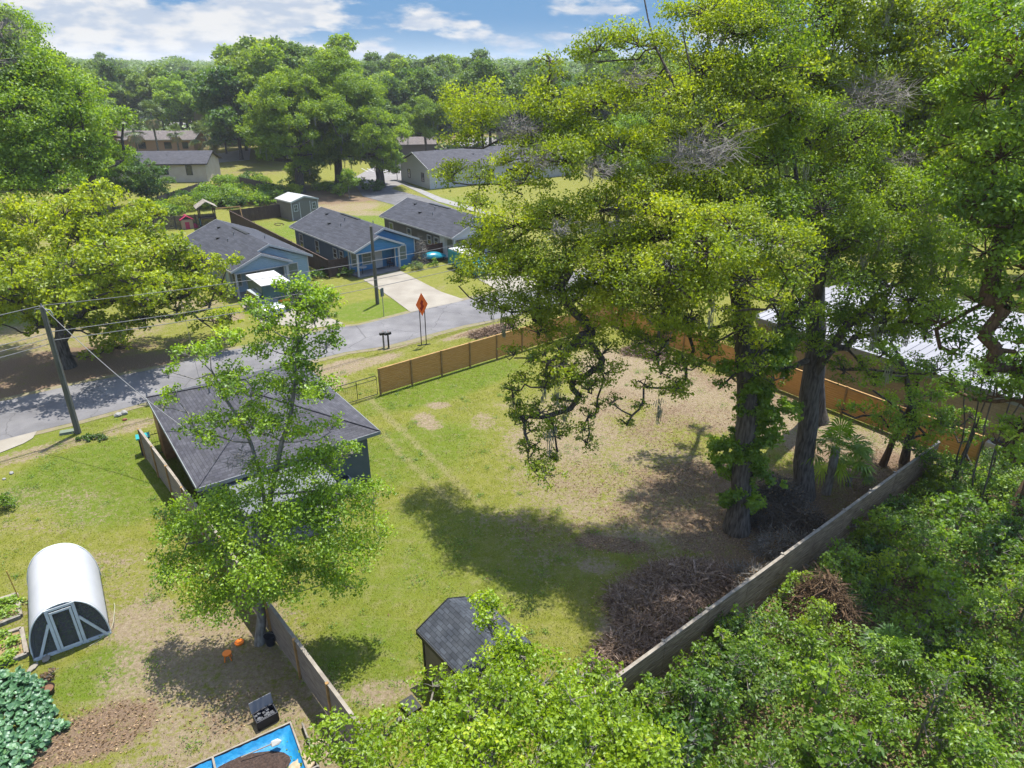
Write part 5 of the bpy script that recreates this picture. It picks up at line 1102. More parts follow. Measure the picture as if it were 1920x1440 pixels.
# trees at the right edge
clD = [(1760, 600, 24, .9), (1800, 650, 23.5, .8), (1830, 560, 23, .9), (1870, 740, 22, .7), (1790, 720, 24, .6), (1910, 800, 21, .6), (1850, 180, 26, 1.7), (1910, 110, 25, 1.6), (1800, 260, 26, 1.4), (1880, 290, 24, 1.6), (1830, 380, 24, 1.4), (1905, 390, 23, 1.5), (1850, 470, 23, 1.3), (1930, 500, 22, 1.4), (1800, 330, 27, 1.3), (1890, 560, 22, 1.0), (1850, 610, 22, .9), (1910, 640, 21.5, .9), (1860, 680, 21.5, .7), (1930, 740, 21, .8), (1980, 250, 24, 2), (1990, 400, 23, 2), (1960, 60, 25, 2), (1900, 20, 27, 1.5)]
clD = jit(AT(clD), 12, 1.2, (.5, .9)); D0 = (*g(1893, 978), 0)
tree('leaning_tree', 'tree with brown trunk leaning out of the right edge, bright foliage above', 'tree', D0, [[D0, (D0[0] + .9, D0[1] + .5, 2.2), at(1975, 640, 26), at(1960, 400, 25.5), at(1930, 250, 25)], [at(1960, 400, 25.5), at(1880, 450, 23.5), at(1850, 560, 22.5)]], clD, L_MID, (.15, .085), .5, .36, M_BARKR, downpen=.6, tip=.025, vbias=.08)
clE = [(1640, 720, 31, .9), (1700, 760, 30.5, 1.1), (1740, 800, 30, 1.1), (1670, 790, 30.5, 1.0), (1650, 660, 31.5, .8), (1700, 700, 32, .7), (1620, 770, 31, .7), (1730, 740, 31, .9), (1700, 820, 30, .9), (1680, 620, 32, .6)]
E0 = (*g(1695, 868), 0)
tree('small_tree', 'bushy green tree with dark leaning stem in the far corner by the block building', 'tree', E0, [[E0, at(1715, 790, 31), at(1700, 700, 31.5), at(1670, 640, 31.8)]], jit(AT(clE), 8, .8, (.4, .7)), L_BRT, (.13, .08), .55, .20, M_BARK, group=None)
E1 = (*g(1655, 872), 0); tree('small_tree', 'thin brown trunk leaning right into the bushy corner tree', 'tree', E1, [[E1, at(1690, 800, 31), at(1720, 730, 31.5)]], AT([(1725, 700, 31.5, .8), (1760, 730, 31.5, .8), (1770, 780, 31, .7)]), L_MID, (.13, .08), .5, .16, M_BARKR)
# slender tree over the grey house
T0 = (*g(487, 1205), 0)
clT = [(355, 985, 19.6, .75), (330, 1065, 18.8, .65), (400, 1060, 18.6, .9), (375, 1130, 18.2, .65), (445, 960, 19.4, 1.0), (480, 1045, 18.4, 1.0), (455, 1115, 17.9, .8), (540, 935, 19.6, .95), (560, 1010, 18.8, 1.0), (560, 1090, 18.4, .85), (625, 955, 19.8, .9), (640, 1030, 19.2, .85), (650, 1095, 19, .6), (700, 935, 20.2, .65), (700, 985, 19.8, .5),
       (600, 865, 20, .7), (525, 870, 20, .75), (455, 780, 20.4, .65), (400, 800, 20.2, .6), (365, 800, 20.2, .4), (500, 800, 20, .5), (420, 740, 20.6, .4), (470, 740, 20.5, .45), (560, 800, 20, .5), (620, 800, 20.2, .35), (640, 850, 20.2, .45),
       (350, 660, 21, .4), (315, 690, 21.2, .25), (395, 650, 21.3, .3), (330, 740, 20.9, .35), (300, 760, 20.9, .2), (445, 630, 21.5, .3), (430, 700, 21, .35),
       (545, 650, 21, .65), (590, 600, 21.3, .55), (500, 600, 21.3, .5), (560, 560, 21.5, .45), (605, 560, 21.6, .35), (520, 530, 21.6, .25), (470, 570, 21.5, .3), (610, 650, 21.1, .45), (570, 700, 20.8, .5), (540, 745, 20.5, .4), (595, 735, 20.6, .3), (630, 690, 21, .2), (480, 660, 21, .35)]
tree('slender_tree', 'slender sparse green tree standing in front of the grey house', 'tree', T0, [[T0, at(483, 1110, 19.3), at(500, 980, 19.6), at(520, 870, 20), at(550, 740, 20.5), at(560, 640, 21), at(560, 545, 21.5)], [at(505, 960, 19.7), at(470, 830, 20.2), at(400, 700, 21), at(350, 650, 21.2)], [at(500, 1010, 19.5), at(420, 1010, 19.2), at(350, 1020, 19.2)], [at(510, 930, 19.8), at(600, 920, 20), at(690, 940, 20.2)]],
     [(x, y, z, r_ * (1.32 if z < 8.5 else 1.28)) for x, y, z, r_ in jit(AT(clT), 46, .6, (.3, .55)) if x < (-4.5 if z < 8.5 else -5.9)], L_BRT, (.105, .065), .50, .15, M_BARKG, dead=[(*at(455, 860, 19.8), 1.1, 40)], tip=.012, vbias=.04, wob=.08, puff=.46, power=.5)
# foreground tree at the bottom
F0 = (-.6, 12.6, 0)
def ATZ(L_): return [(*g(px, py, z), z, r_) for (px, py, z, r_) in L_]
clF = [(960, 1200, 4.2, .4), (985, 1250, 4.4, .6), (690, 1370, 3.2, .5), (770, 1340, 3.6, .5), (640, 1410, 3., .4), (860, 1300, 4.2, .5), (975, 1225, 4.6, .62), (920, 1270, 4.6, .7), (1020, 1275, 4.6, .75), (1085, 1270, 4.2, .4), (1110, 1240, 4.0, .28), (880, 1340, 4.4, .8), (960, 1340, 5.0, .9), (1050, 1350, 4.6, .85), (1130, 1330, 4., .6), (800, 1380, 4.2, .7), (900, 1420, 4.8, .9), (1000, 1430, 5, 1.0), (1100, 1430, 4.4, .9), (720, 1370, 3.6, .5), (680, 1400, 3.4, .55), (740, 1440, 3.8, .8), (830, 1460, 4.4, .9), (1180, 1400, 3.8, .8), (950, 1500, 5, 1), (1050, 1520, 5, 1), (830, 1530, 4.4, 1), (1180, 1480, 4, .9), (660, 1460, 3.2, .6), (720, 1520, 3.6, .8)]
tree('broadleaf_tree', 'bright yellow green broadleaf tree in the foreground overhanging the shed', 'tree', F0, [[F0, (F0[0], F0[1], 2.2), (F0[0] + .1, F0[1], 4.0)]], [(x, y, z, r_ * 1.18) for x, y, z, r_ in jit(ATZ(clF), 40, .8, (.3, .6))], leafmat('leaf_fore', (.11, .19, .004), (.28, .40, .009), (.43, .49, .03), gloss=.03), (.115, .075), .62, .2, M_BARKG, tip=.012, vbias=.05, flat=.65, puff=.42)
# yellow green tree across the road
Y0 = (*g(128, 688), 0)
clY = [(60, 420, 48, 2.2), (20, 470, 47, 2.0), (120, 400, 48, 1.8), (190, 370, 50, 1.6), (230, 430, 49, 1.9), (150, 450, 47, 2.2), (60, 530, 45, 1.8), (110, 500, 45, 1.9), (200, 500, 45.5, 2.0), (270, 470, 48, 2.0), (330, 470, 49, 1.6), (300, 530, 47, 1.9), (240, 560, 45.5, 1.7), (160, 560, 44.5, 1.6), (90, 580, 44, 1.1), (370, 530, 49, 1.5), (330, 580, 47, 1.3), (390, 570, 49, .9), (270, 600, 46, 1.0), (60, 620, 43.5, .5), (200, 600, 45, 1.0), (20, 400, 50, 2.0), (-20, 440, 48, 2.2), (280, 400, 52, 1.3), (380, 490, 50, 1.2)]
tree('maple_tree', 'yellow green spreading tree across the road behind the weathered pole', 'tree', Y0, [[Y0, (Y0[0], Y0[1], 2), (Y0[0] + .3, Y0[1] + .5, 5), (Y0[0] + 1.5, Y0[1] + 2, 9)], [(Y0[0], Y0[1], 2), (Y0[0] + 3, Y0[1] + 1, 5.5), (Y0[0] + 6, Y0[1] + 2, 7)]], jit(AT(clY + [(70, 600, 44, 1.2), (130, 610, 44.5, 1.1), (30, 560, 45, 1.6), (180, 620, 46, .9), (240, 610, 47, 1.0), (-10, 540, 46, 2.), (350, 500, 50, 1.3), (400, 540, 50, 1.), (150, 520, 47, 1.8), (60, 520, 41, 1.2), (130, 500, 41.5, 1.4), (200, 495, 42, 1.4), (250, 520, 42.5, 1.2), (20, 540, 40.5, 1.2), (100, 540, 40.5, 1.1), (170, 545, 41, 1.1), (290, 530, 44, 1.1), (-30, 530, 41, 1.4)]), 66, 1.8, (.8, 1.4)), L_YEL, (.24, .15), .62, .42, M_BARK, tip=.03, puff=.36)

# ------------------------------------------------------------------ generic trees (shared meshes) and woods
def gen_variant(h, cr, n_cl, leafm, leaf, dens, base_r=.35, zlow=.35, vb=0., moss=0, barkm=None, puff=.42, rr=(.22, .38)):
    cl = []
    for _ in range(n_cl):
        d = rnd_unit(1)[0]; rad = rng.random() ** .45
        z = h * zlow + (h * (1 - zlow) * .5) * (1 + d[2] * rad * .86); wz = math.sin(math.pi * min(1, max(.12, (z / h - zlow * .7) / (1 - zlow * .62)))) ** .6
        cl.append((d[0] * rad * cr * wz, d[1] * rad * cr * wz, z, cr * rng.uniform(*rr)))
    return tree('', '', '', (0, 0, 0), [[(0, 0, 0), (.2, 0, h * .3), (0, .3, h * .6), (.2, 0, h * .8)]], cl, leafm, leaf, dens, base_r, barkm or M_BARK, moss=moss, link_it=False, vbias=vb, puff=puff, tip=.04, twigs=False, step=2.)
def place(var, name, label, cat, x, y, s=1., rz=None, group=None, sz=None):
    r = empty(name, label, cat, (x, y, 0), rng.uniform(0, 6.28) if rz is None else rz, group); r.scale = (s, s, sz or s)
    link('trunk', var[1], r); link('crown', var[0], r)
    if var[2]: link('hanging_moss', var[2], r)
    return r
VM = [gen_variant(17, 6.5, 34, L_OAKG, (.30, .2), .62, moss=30), gen_variant(18, 7, 36, L_FARY, (.32, .2), .62), gen_variant(15, 5.5, 28, L_DRK, (.30, .2), .6), gen_variant(19, 6.2, 34, L_MID, (.30, .2), .62)]
VF = [gen_variant(21, 8, 40, L_FAR, (.62, .42), .62, zlow=.12), gen_variant(23, 8.5, 42, L_FARY, (.62, .42), .62, zlow=.14), gen_variant(20, 7.5, 38, L_BLU, (.62, .42), .62, zlow=.1), gen_variant(24, 7.5, 42, L_FAR, (.62, .42), .6, vb=-.1, zlow=.15), gen_variant(22, 9, 44, L_OAKG, (.62, .42), .62, zlow=.12), gen_variant(19, 8, 38, L_DRK, (.62, .42), .6, vb=.2, zlow=.1)]
# individually recognisable trees behind the yards
CO = [((-34.8, 116), 20, 8.2, 'massive live oak with moss behind the cottages, leftmost of the central oaks'), ((-30, 123), 22, 9.3, 'massive dark live oak behind the cottages, middle of the central oaks'), ((-22.5, 121), 14.5, 6.2, 'drooping mossy oak beside the parking lot, right of the central oaks')]
for (p, h_, cr_, lb) in CO:
    v_ = gen_variant(h_, cr_, 80, L_OAKG, (.28, .18), .62, .7, .10, moss=90, rr=(.17, .27), vb=.04)
    place(v_, 'live_oak', lb, 'tree', *p, 1.0, 0)
clG = [(30, 60, 66, 2.6), (0, 110, 62, 3.2), (60, 140, 62, 3.), (20, 210, 58, 3.2), (90, 200, 62, 3.), (140, 170, 66, 2.6), (130, 240, 62, 2.8), (60, 280, 58, 3.), (180, 230, 68, 2.2), (10, 330, 56, 2.8), (150, 300, 62, 2.4), (100, 340, 58, 2.4), (200, 290, 68, 2.), (-30, 160, 60, 3.5), (-40, 260, 58, 3.5)]
G0 = (-37, 62, 0); tree('tall_tree', 'tall dense green tree filling the upper left corner', 'tree', G0, [[G0, (-36.8, 62, 8), (-36.5, 62.5, 16)]], jit(AT(clG), 26, 2.2, (.8, 1.6)), L_MID, (.22, .13), .5, .5, M_BARK, tip=.04, vbias=.12)
clG2 = [(8, 70, 52, 1.2), (25, 100, 52, 1.), (-10, 40, 52, 1.6), (-10, 110, 50, 1.8)]; G2 = (-44, 52, 0)
tree('tall_tree', 'sparse mossy tree top poking into the sky at the left edge', 'tree', G2, [[G2, (-43, 52, 10), (-41, 52, 18)]], jit(AT(clG2), 5, 1.3, (.4, .8)), L_BLU, (.2, .12), .3, .4, M_BARKG, dead=[(*at(20, 60, 52), 1.8, 60)])
place(gen_variant(8, 3.6, 30, L_DRK, (.22, .15), .7, .2, zlow=.04, vb=.15), 'broad_tree', 'dark blue green bushy tree in front of the tan house with the slate roof', 'tree', *g(278, 385), 1.0)
place(gen_variant(9, 4, 30, L_MID, (.22, .15), .7, .2, zlow=.04), 'broad_tree', 'leafy green tree squeezed between the tall corner tree and the dark blue green tree', 'tree', *g(215, 392), 1.0)
place(VM[0], 'broad_tree', 'green tree behind the yellow green tree, left of the long tan house', 'tree', *g(180, 330), .85)
place(gen_variant(14, 5.2, 40, L_BRT, (.34, .24), .65, zlow=.12, vb=.05), 'broad_tree', 'rounded bright green tree behind the palms', 'tree', *g(345, 262), 1.25)
place(VM[1], 'broad_tree', 'thin grey green tree standing just right of the palms', 'tree', *g(425, 288), .55)
place(VM[2], 'broad_tree', 'dark shrubby tree on the grass left of the white building', 'tree', *g(745, 338), .17)
place(VM[0], 'broad_tree', 'oak standing beyond the parking lot at the left of the white building', 'tree', -18, 150, .8)
for k_, (x, y, v_, s_) in enumerate(((28, 58, 2, .7), (22, 80, 0, .8), (34, 72, 1, .8), (46, 80, 3, .85), (14, 92, 3, .75), (30, 92, 0, .9), (44, 98, 1, .9), (58, 92, 0, .9), (40, 60, 3, .8), (52, 66, 0, .85), (20, 104, 1, .8), (66, 78, 3, .9), (58, 55, 1, .85), (48, 46, 0, .8), (60, 110, 1, .9), (36, 112, 0, .9), (50, 126, 3, .9), (75, 120, 0, 1.), (66, 140, 1, 1.), (85, 100, 3, 1.))):
    place(VM[v_], 'roadside_tree', 'green tree glimpsed through the big oak crowns beyond the block building and the road', 'tree', x, y, s_, group='trees beyond the block building and road')
# woods
lab = 'one of many crowded green trees in the woodland beyond the houses'; nW = 0
spots = []
for ring, (d0, d1, k, mn) in enumerate(((100, 135, 26, 6.5), (135, 170, 54, 6.5), (170, 220, 80, 7.5), (220, 290, 90, 8.5), (290, 400, 36, 10))):
    tries = 0; c_ = 0
    while c_ < k and tries < 4000:
        tries += 1; d_ = rng.uniform(d0, d1); ang = rng.uniform(-.80, .80); x = d_ * math.tan(ang); y = d_
        if abs(x) > d_ * .86: continue
        px = 960 + F * x / (y * math.cos(TH) + H * math.sin(TH)); 
        if (d_ < 156 or 183 < d_ < 216) and (-45 < x < 25): continue
        if abs(x + 25) < 14 and 150 < d_ < 168: continue        # the lots
        if d_ < 212 and 185 < px < 452: continue
        if d_ < 145 and -75 < x < 20: continue
        if 120 < y < 150 and -22 < x < 20: continue
        if 240 < y < 275 and -155 < x < -110: continue
        if any((x - a_) ** 2 + (y - b_) ** 2 < mn ** 2 for a_, b_ in spots): continue
        spots.append((x, y)); c_ += 1
for i, (x, y) in enumerate(spots):
    s_ = rng.uniform(.78, 1.03) * (1.0 if x > -50 else 1.06); place(VF[rng.integers(0, len(VF))], 'woodland_tree', lab, 'tree', x, y, s_, group='trees of the woodland beyond the houses'); nW += 1
for (x, y, v, s_, lb) in ((-24, 222, 2, 1.1, 'grey green tree standing right of the central oaks above the car park'), (-6, 228, 2, 1.0, 'grey green tree standing second right of the central oaks'), (-42, 190, 4, 1.15, 'tall tree directly behind the central oaks'), (-60, 178, 1, 1.1, 'yellow green tree left behind the central oaks'), (-48, 172, 3, 1.05, 'tallest tree rising over the central oaks against the sky'), (12, 232, 5, 1.1, 'dark round tree against the far woods near the big oak edge'), (30, 222, 0, 1.0, 'green tree in the far woods just behind the big oak edge'), (-73, 196, 4, 1.05, 'olive green tree behind the rounded bright tree')):
    place(VF[v], 'woodland_tree', lb, 'tree', x, y, s_)
# distant wood: one mass to the horizon
P = []; 
for _ in range(1500):
    d_ = rng.uniform(380, 1500) ; x = rng.uniform(-.95, .95) * d_; P.append((x, d_, rng.uniform(18, 23), rng.uniform(6, 9)))
P = np.array(P); LP = []; 
for (x, y, h_, r_) in P:
    k = int(260 * (500 / y)) + 60; q = rnd_unit(k); q[:, 2] = np.abs(q[:, 2]); rr_ = r_ * rng.uniform(.6, 1.05, (k, 1)); LP.append(np.array([x, y, h_ - r_]) + q * rr_ * np.array([1.3, 1.3, 1.]))
LP = np.concatenate(LP); N = rnd_unit(len(LP)) * .6 + [0, 0, .8]; N /= np.linalg.norm(N, axis=1, keepdims=True)
V, v = leaf_quads(LP, N, 1.7, 1.3, rng.normal(.35, .2, len(LP))); tag(link('distant_woods', mesh_np('distant_woods', V, np.arange(len(V)), 4, L_FAR, v)), 'continuous far woodland reaching the horizon', 'woods', kind='stuff')

# shrub layer between the woodland stems
n_ = 150000; d_ = 130 + 270 * rng.random(n_) ** .8; X = rng.uniform(-.9, .9, n_) * d_; kp = ~((X > -48) & (X < 62) & ((d_ < 156) | ((d_ > 183) & (d_ < 214)))) & ~((X < -42) & (X > -102) & (d_ < 185)) & ~((X < -100) & (X > -160) & (d_ > 238) & (d_ < 285)); X, d_ = X[kp], d_[kp]
zz = rng.random(len(X)) ** 1.3 * (2.5 + 2 * np.sin(X * .23) * np.sin(d_ * .19)) + .2
N = rnd_unit(len(X)) * .7 + [0, -.2, .8]; N /= np.linalg.norm(N, axis=1, keepdims=True); V, v = leaf_quads(np.stack([X, d_, zz], 1), N, 1.0, .8, rng.normal(.4, .2, len(X)))
tag(link('woodland_undergrowth', mesh_np('woodland_undergrowth', V, np.arange(len(V)), 4, L_FAR, v)), 'dense undergrowth between the woodland trees', 'undergrowth', kind='stuff')
# ------------------------------------------------------------------ palms
def palm(label, p, h, r_, n_fr=26, tr=.2, seed=0, skirt=8, low=-.5, cat='palm', fm=None):
    root = empty('palm_tree', label, cat, (*p, 0), rng.uniform(0, 6)); mb = MB(); mb.tube([(0, 0, 0), (.05, 0, h * .5), (0, 0, h)], [tr * 1.2, tr, tr * 1.05], 10); mb.build('trunk', M_BARKG, root)
    V = []; v = []; top = np.array([0, 0, h])
    for k in range(n_fr + skirt):
        dead = k >= n_fr; el = rng.uniform(low, 1.35) if not dead else rng.uniform(-1.35, -.8); az = rng.uniform(0, 6.283)
        d = np.array([math.cos(az) * math.cos(el), math.sin(az) * math.cos(el), math.sin(el)]); L_ = r_ * rng.uniform(.45, .6); hub = top + d * L_; hub[2] -= L_ * .12
        side = np.cross(d, [0, 0, 1.]); side /= np.linalg.norm(side) + 1e-6; upv = np.cross(side, d)
        w = side * .02; V += [top - w, top + w, hub + w, hub - w]; v.append(.5)
        nb = 15
        for j in range(nb):
            a_ = (j / (nb - 1) - .5) * 3.7; dd_ = d * math.cos(a_) + side * math.sin(a_) + upv * rng.normal(0, .08); l2 = r_ * .5 * (.75 + .25 * math.cos(a_)); t_ = np.cross(dd_, upv) * r_ * .028
            m_ = hub + dd_ * l2 * .6; e = hub + dd_ * l2 - np.array([0, 0, l2 * .28]); V += [hub, m_ + t_, e, m_ - t_]; v.append((.95 if dead else .45) + rng.normal(0, .12))
    me_ = mesh_np('fronds', np.array(V), np.arange(len(V)), 4, fm or L_PALM, v); link('fronds', me_, root); return root
for (px, py, h_, r_, lb) in ((262, 300, 6.5, 3.2, 'cabbage palm left of the long tan house, leftmost palm'), (300, 296, 9.5, 3.3, 'tall cabbage palm in front of the rounded bright tree'), (338, 297, 5.5, 2.2, 'short thin palm before the long tan house windows'), (385, 262, 9.0, 4.2, 'large brown skirted palm right of the rounded bright tree'), (392, 296, 4.6, 4.4, 'low wide palm at the right end of the tan house roof'), (418, 240, 8, 3, 'distant palm behind the large brown skirted palm')):
    palm(lb, g(px, py), h_, r_, 30, skirt=14)
palm('dark green cabbage palm beside the right big oak trunk', g(1548, 925), 2.6, 1.9, 26, .2, skirt=4, low=-.3, fm=L_MID)
palm('low palmetto with drooping fans right of the cabbage palm', g(1590, 910), .5, 1.4, 18, .14, skirt=3, low=.0, fm=L_MID)
palm('palmetto half buried in the thicket at lower right', g(1655, 1285), 1.4, 1.3, 16, .12, skirt=0, fm=L_DRK)

# ------------------------------------------------------------------ shrubs and hedges
def shrub(label, p, w, h, leafm, leaf=(.14, .09), dens=.6, n_cl=8, name='shrub', cat='shrub', group=None, rz=0., wl=None, vb=0., barkm=None):
    wl = wl or w; cl = []
    for _ in range(n_cl):
        a_ = rng.uniform(0, 6.283); r_ = rng.random() ** .5; x = math.cos(a_) * r_ * w * .7; y = math.sin(a_) * r_ * wl * .7; rr_ = min(w, wl, h) * rng.uniform(.28, .45)
        z = rng.uniform(.3, 1) * (h - rr_) * (1 - .45 * r_ ** 2); X = x * math.cos(rz) - y * math.sin(rz); Y = x * math.sin(rz) + y * math.cos(rz); cl.append((p[0] + X, p[1] + Y, max(z, rr_ * .6), rr_))
    return tree(name, label, cat, (p[0], p[1], 0), [[(p[0], p[1], 0), (p[0], p[1], h * .3), (p[0] + .05, p[1], h * .55)]], cl, leafm, leaf, dens, max(.015, h * .009), barkm or M_BARKG, group=group, tip=.006, vbias=vb, step=.5, power=.4)
shrub('dark clipped shrub row at the light blue house front', g(570, 527), 1.6, 1.4, L_DRK, (.16, .1), n_cl=12, wl=1.0, rz=R(RZ))
shrub('dark shrub between the hedge and the brown fence front', g(603, 520), 1.1, 1.3, L_DRK, (.16, .1), n_cl=8)
shrub('brownish green round bush on the lawn of the light blue house', g(575, 552), 1.6, 1.2, leafmat('leaf_brownish', (.10, .10, .03), (.19, .19, .06), None), (.16, .1), n_cl=9)
shrub('yellow green bush beside the dark blue parked car', g(605, 562), 1.6, 1.3, L_OAK, (.16, .1), n_cl=10); shrub('dark green bush at the road end of the light blue house lawn', g(612, 592), 1.1, 1.2, L_MID, (.14, .09), n_cl=7)
shrub('pale green rounded shrub left of the blue house porch', g(641, 517), .9, 1.3, L_THK, (.15, .1), n_cl=7, vb=.15); shrub('dark shrub at the blue house porch corner', g(655, 520), .9, 1.2, L_DRK, (.15, .1), n_cl=7)
shrub('silvery green shrub right of the blue house porch', g(779, 505), 1.0, 1.1, L_BLU, (.12, .05), n_cl=9, vb=.2); shrub('small dark shrub at the right porch post of the blue house', g(756, 507), .55, .7, L_MID, (.12, .08), n_cl=5)
shrub('green bush beside the covered boat', g(813, 500), .8, 1.1, L_MID, (.12, .08), n_cl=6)
q = shrub('bare grey purple twiggy bush beside the bright blue house', g(786, 492), .6, .8, L_DEAD, (.06, .03), .1, n_cl=5); 
brush('twiggy_bush', 'leafless grey bush standing at the right wall of the bright blue house', [(*g(787, 493), .9, .7, 2.2, 0)], 500, (.4, .9), M_BARKG)
shrub('dark shrubs along the left wall of the light blue house', g(430, 545), 1.6, 1.6, L_DRK, (.16, .1), n_cl=12, wl=1.)
shrub('dark vine patch on the ground beside the weathered pole', g(172, 824), 1.15, .35, L_DRK, (.11, .07), n_cl=22, wl=.45, vb=.2); shrub('small dark round bush at the left edge of the lawn', g(8, 952), .75, 1.1, L_MID, (.1, .07), n_cl=8)
for (px, py, w, h_, m_, lb) in ((300, 405, 3, 2.6, L_MID, 'green bushes left of the playset behind the picket fence'), (410, 385, 4.2, 4.4, L_MID, 'large bright bush behind the playset'), (445, 372, 3.2, 3.2, L_BRT, 'bright bush between the playset and the white roofed shed'), (500, 382, 4.0, 2.6, L_BRT, 'yellow green hedge of vines along the brown fence beside the shed'), (350, 392, 3.4, 2.6, L_OAK, 'yellow green bushes in front of the dark grey fence'), (515, 368, 2.4, 2.8, L_BLU, 'pale green bush under the left central oak'), (420, 345, 3., 2.6, L_MID, 'bush at the right corner of the tan house yard'), (655, 372, 2.4, 5.5, L_MID, 'tall leafy growth hanging under the right central oak'), (570, 350, 3.5, 6.5, L_OAKG, 'leafy growth around the central oak trunks'), (270, 352, 3, 3, L_THK, 'pale bush before the tan house left end')):
    shrub(lb, g(px, py), w, h_, m_, (.24, .16), n_cl=14)
for k_, (px, py) in enumerate(((286, 398), (306, 386), (322, 402), (338, 380), (362, 388), (384, 372), (402, 368), (424, 372), (434, 388), (460, 380), (470, 366), (488, 372), (510, 378), (524, 372), (540, 368), (470, 344), (492, 350), (548, 352), (612, 356), (636, 362), (668, 352), (700, 358))):
    shrub('one of the many bushes crowding the strip behind the brown back yard fences', g(px, py), rng.uniform(1.8, 3.2), rng.uniform(1.6, 3.0), (L_BRT, L_MID, L_OAK, L_OAKG, L_DRK)[(k_ * 3) % 5 if k_ < 15 else 3 + k_ % 2], (.24, .16), n_cl=12, group='bushes behind the back yard fences')
shrub(dpl[1], dpl[0], .3, .45, L_DEAD, (.1, .05), .5, n_cl=5, name='dead_plant', cat='plant')
# thicket beyond the diagonal fence
kt = [(.062, L_THK), (.0, L_BRT), (.0, L_MID)]
fvx, fvy = (fx1 - fx0), (fy1 - fy0); fl = math.hypot(fvx, fvy); fvx /= fl; fvy /= fl; nxv_, nyv_ = fvy, -fvx
k = 0; TS = []
for s_ in np.arange(.5, 34, 1.75):
    for o_ in np.arange(1.3, 15, 1.75):
        x = fx0 + fvx * s_ + nxv_ * o_ + rng.normal(0, .45); y = fy0 + fvy * s_ + nyv_ * o_ + rng.normal(0, .45)
        if y < 8.5 or x < 2.0: continue
        Z_ = y * math.cos(TH) + (H - 2) * math.sin(TH); px = 960 + F * x / Z_
        if px > 2060: continue
        if 1560 < px < 1920 and y > 24 and o_ < 2.5 and px > 1840: continue
        TS.append((x, y, o_))
for i, (x, y, o_) in enumerate(TS):
    sa = (x - fx0) * fvx + (y - fy0) * fvy; h_ = min(1.1 + o_ * .5 + (1.1 if sa < 8.5 else 0), 3.4) * rng.uniform(.6, 1.3); lf = ((.10, .06), (.13, .085), (.13, .09), (.19, .13))[rng.integers(0, 4)]; w_s = rng.uniform(.95, 1.4); lm = (L_THK, L_BRT, L_MID, L_THK, L_OAKG, L_DRK)[rng.integers(0, 6)]
    shrub('one of the tangled green shrubs filling the thicket below the diagonal grey fence', (x, y), w_s * 1.12, h_, lm, lf, .50, n_cl=9, group='shrubs of the thicket below the diagonal fence', name='thicket_shrub', vb=rng.normal(-.02, .16))
n_ = 90000; ss_ = rng.uniform(0, 34, n_); oo = rng.uniform(.25, 16, n_); X = fx0 + fvx * ss_ + nxv_ * oo; Y = fy0 + fvy * ss_ + nyv_ * oo
zz = (.15 + rng.random(n_) ** 1.2 * (.5 + .35 * np.sin(X * 1.9) * np.sin(Y * 2.3 + X)) * np.clip(oo / 2, .3, 1.4)); kp = (Y > 7) & (X > 0); V, v = leaf_quads(np.stack([X, Y, zz], 1)[kp], (lambda q: q / np.linalg.norm(q, axis=1, keepdims=True))(rnd_unit(int(kp.sum())) * .6 + [0, 0, .9]), .13, .09, rng.normal(.4, .2, int(kp.sum())))
tag(link('thicket_undergrowth', mesh_np('thicket_undergrowth', V, np.arange(len(V)), 4, L_MID, v)), 'low vines and seedlings carpeting the thicket floor', 'undergrowth', kind='stuff')
for k_ in range(9):
    s_ = .2 + k_ * 1.05; o_ = rng.uniform(.75, 1.0); x = fx0 + fvx * s_ + nxv_ * o_; y = fy0 + fvy * s_ + nyv_ * o_
    shrub('one of the leafy vines climbing the near end of the diagonal grey fence', (x, y), .75, rng.uniform(1.9, 2.5) - k_ * .05, (L_BRT, L_THK, L_MID)[k_ % 3], (.12, .08), .55, n_cl=9, group='vines climbing the diagonal fence', name='climbing_vine', cat='vine')
for (px, py, z, r_, lb) in ((1200, 1330, 2.2, .5, 'sprig of light green leaves rising over the left end of the diagonal fence'), (1240, 1290, 2.0, .4, 'small leafy vine on the diagonal fence near the large brush heap')):
    x, y = g(px, py, z); shrub(lb, (x, y), .5, z + .3, L_BRT, (.10, .07), .5, n_cl=7)
# dense evergreen and thin stems in the corner at the right end of the fence
co_ = g(1790, 900); clX = AT([(1760, 860, 29.5, .8), (1800, 820, 29.5, .7), (1830, 880, 28.5, .8), (1790, 930, 28, .9), (1850, 930, 27.5, .8), (1740, 930, 29, .6), (1780, 780, 30, .5), (1840, 800, 29, .5)])
tree('small_tree', 'dark tangle of saplings at the right end of the diagonal fence', 'tree', (*co_, 0), [[(*co_, 0), at(1830, 800, 29), at(1870, 680, 29)]], jit(clX, 10, .8, (.3, .6)), L_MID, (.12, .075), .5, .12, M_BARK, vbias=-.12)
for k, (px, py, tx, ty) in enumerate(((1780, 935, 1850, 690), (1815, 950, 1868, 700), (1790, 925, 1810, 720), (1850, 930, 1905, 720), (1835, 960, 1945, 700))):
    b0 = (*g(px, py), 0); e = at(tx, ty, b0[1] + .5); mid = tuple((np.array(b0) + np.array(e)) / 2 + rng.normal(0, .15, 3))
    tree('sapling', ('leftmost', 'second from left', 'middle', 'second from right', 'rightmost')[k] + ' of the five thin bent saplings in front of the block building wall', 'tree', b0, [[b0, mid, e]], [(*e, .7), (e[0] + .5, e[1], e[2] + .6, .6), (e[0] - .5, e[1], e[2] - .2, .5)], L_MID, (.12, .07), .55, .04, M_BARK, group='saplings by the block building', tip=.015)

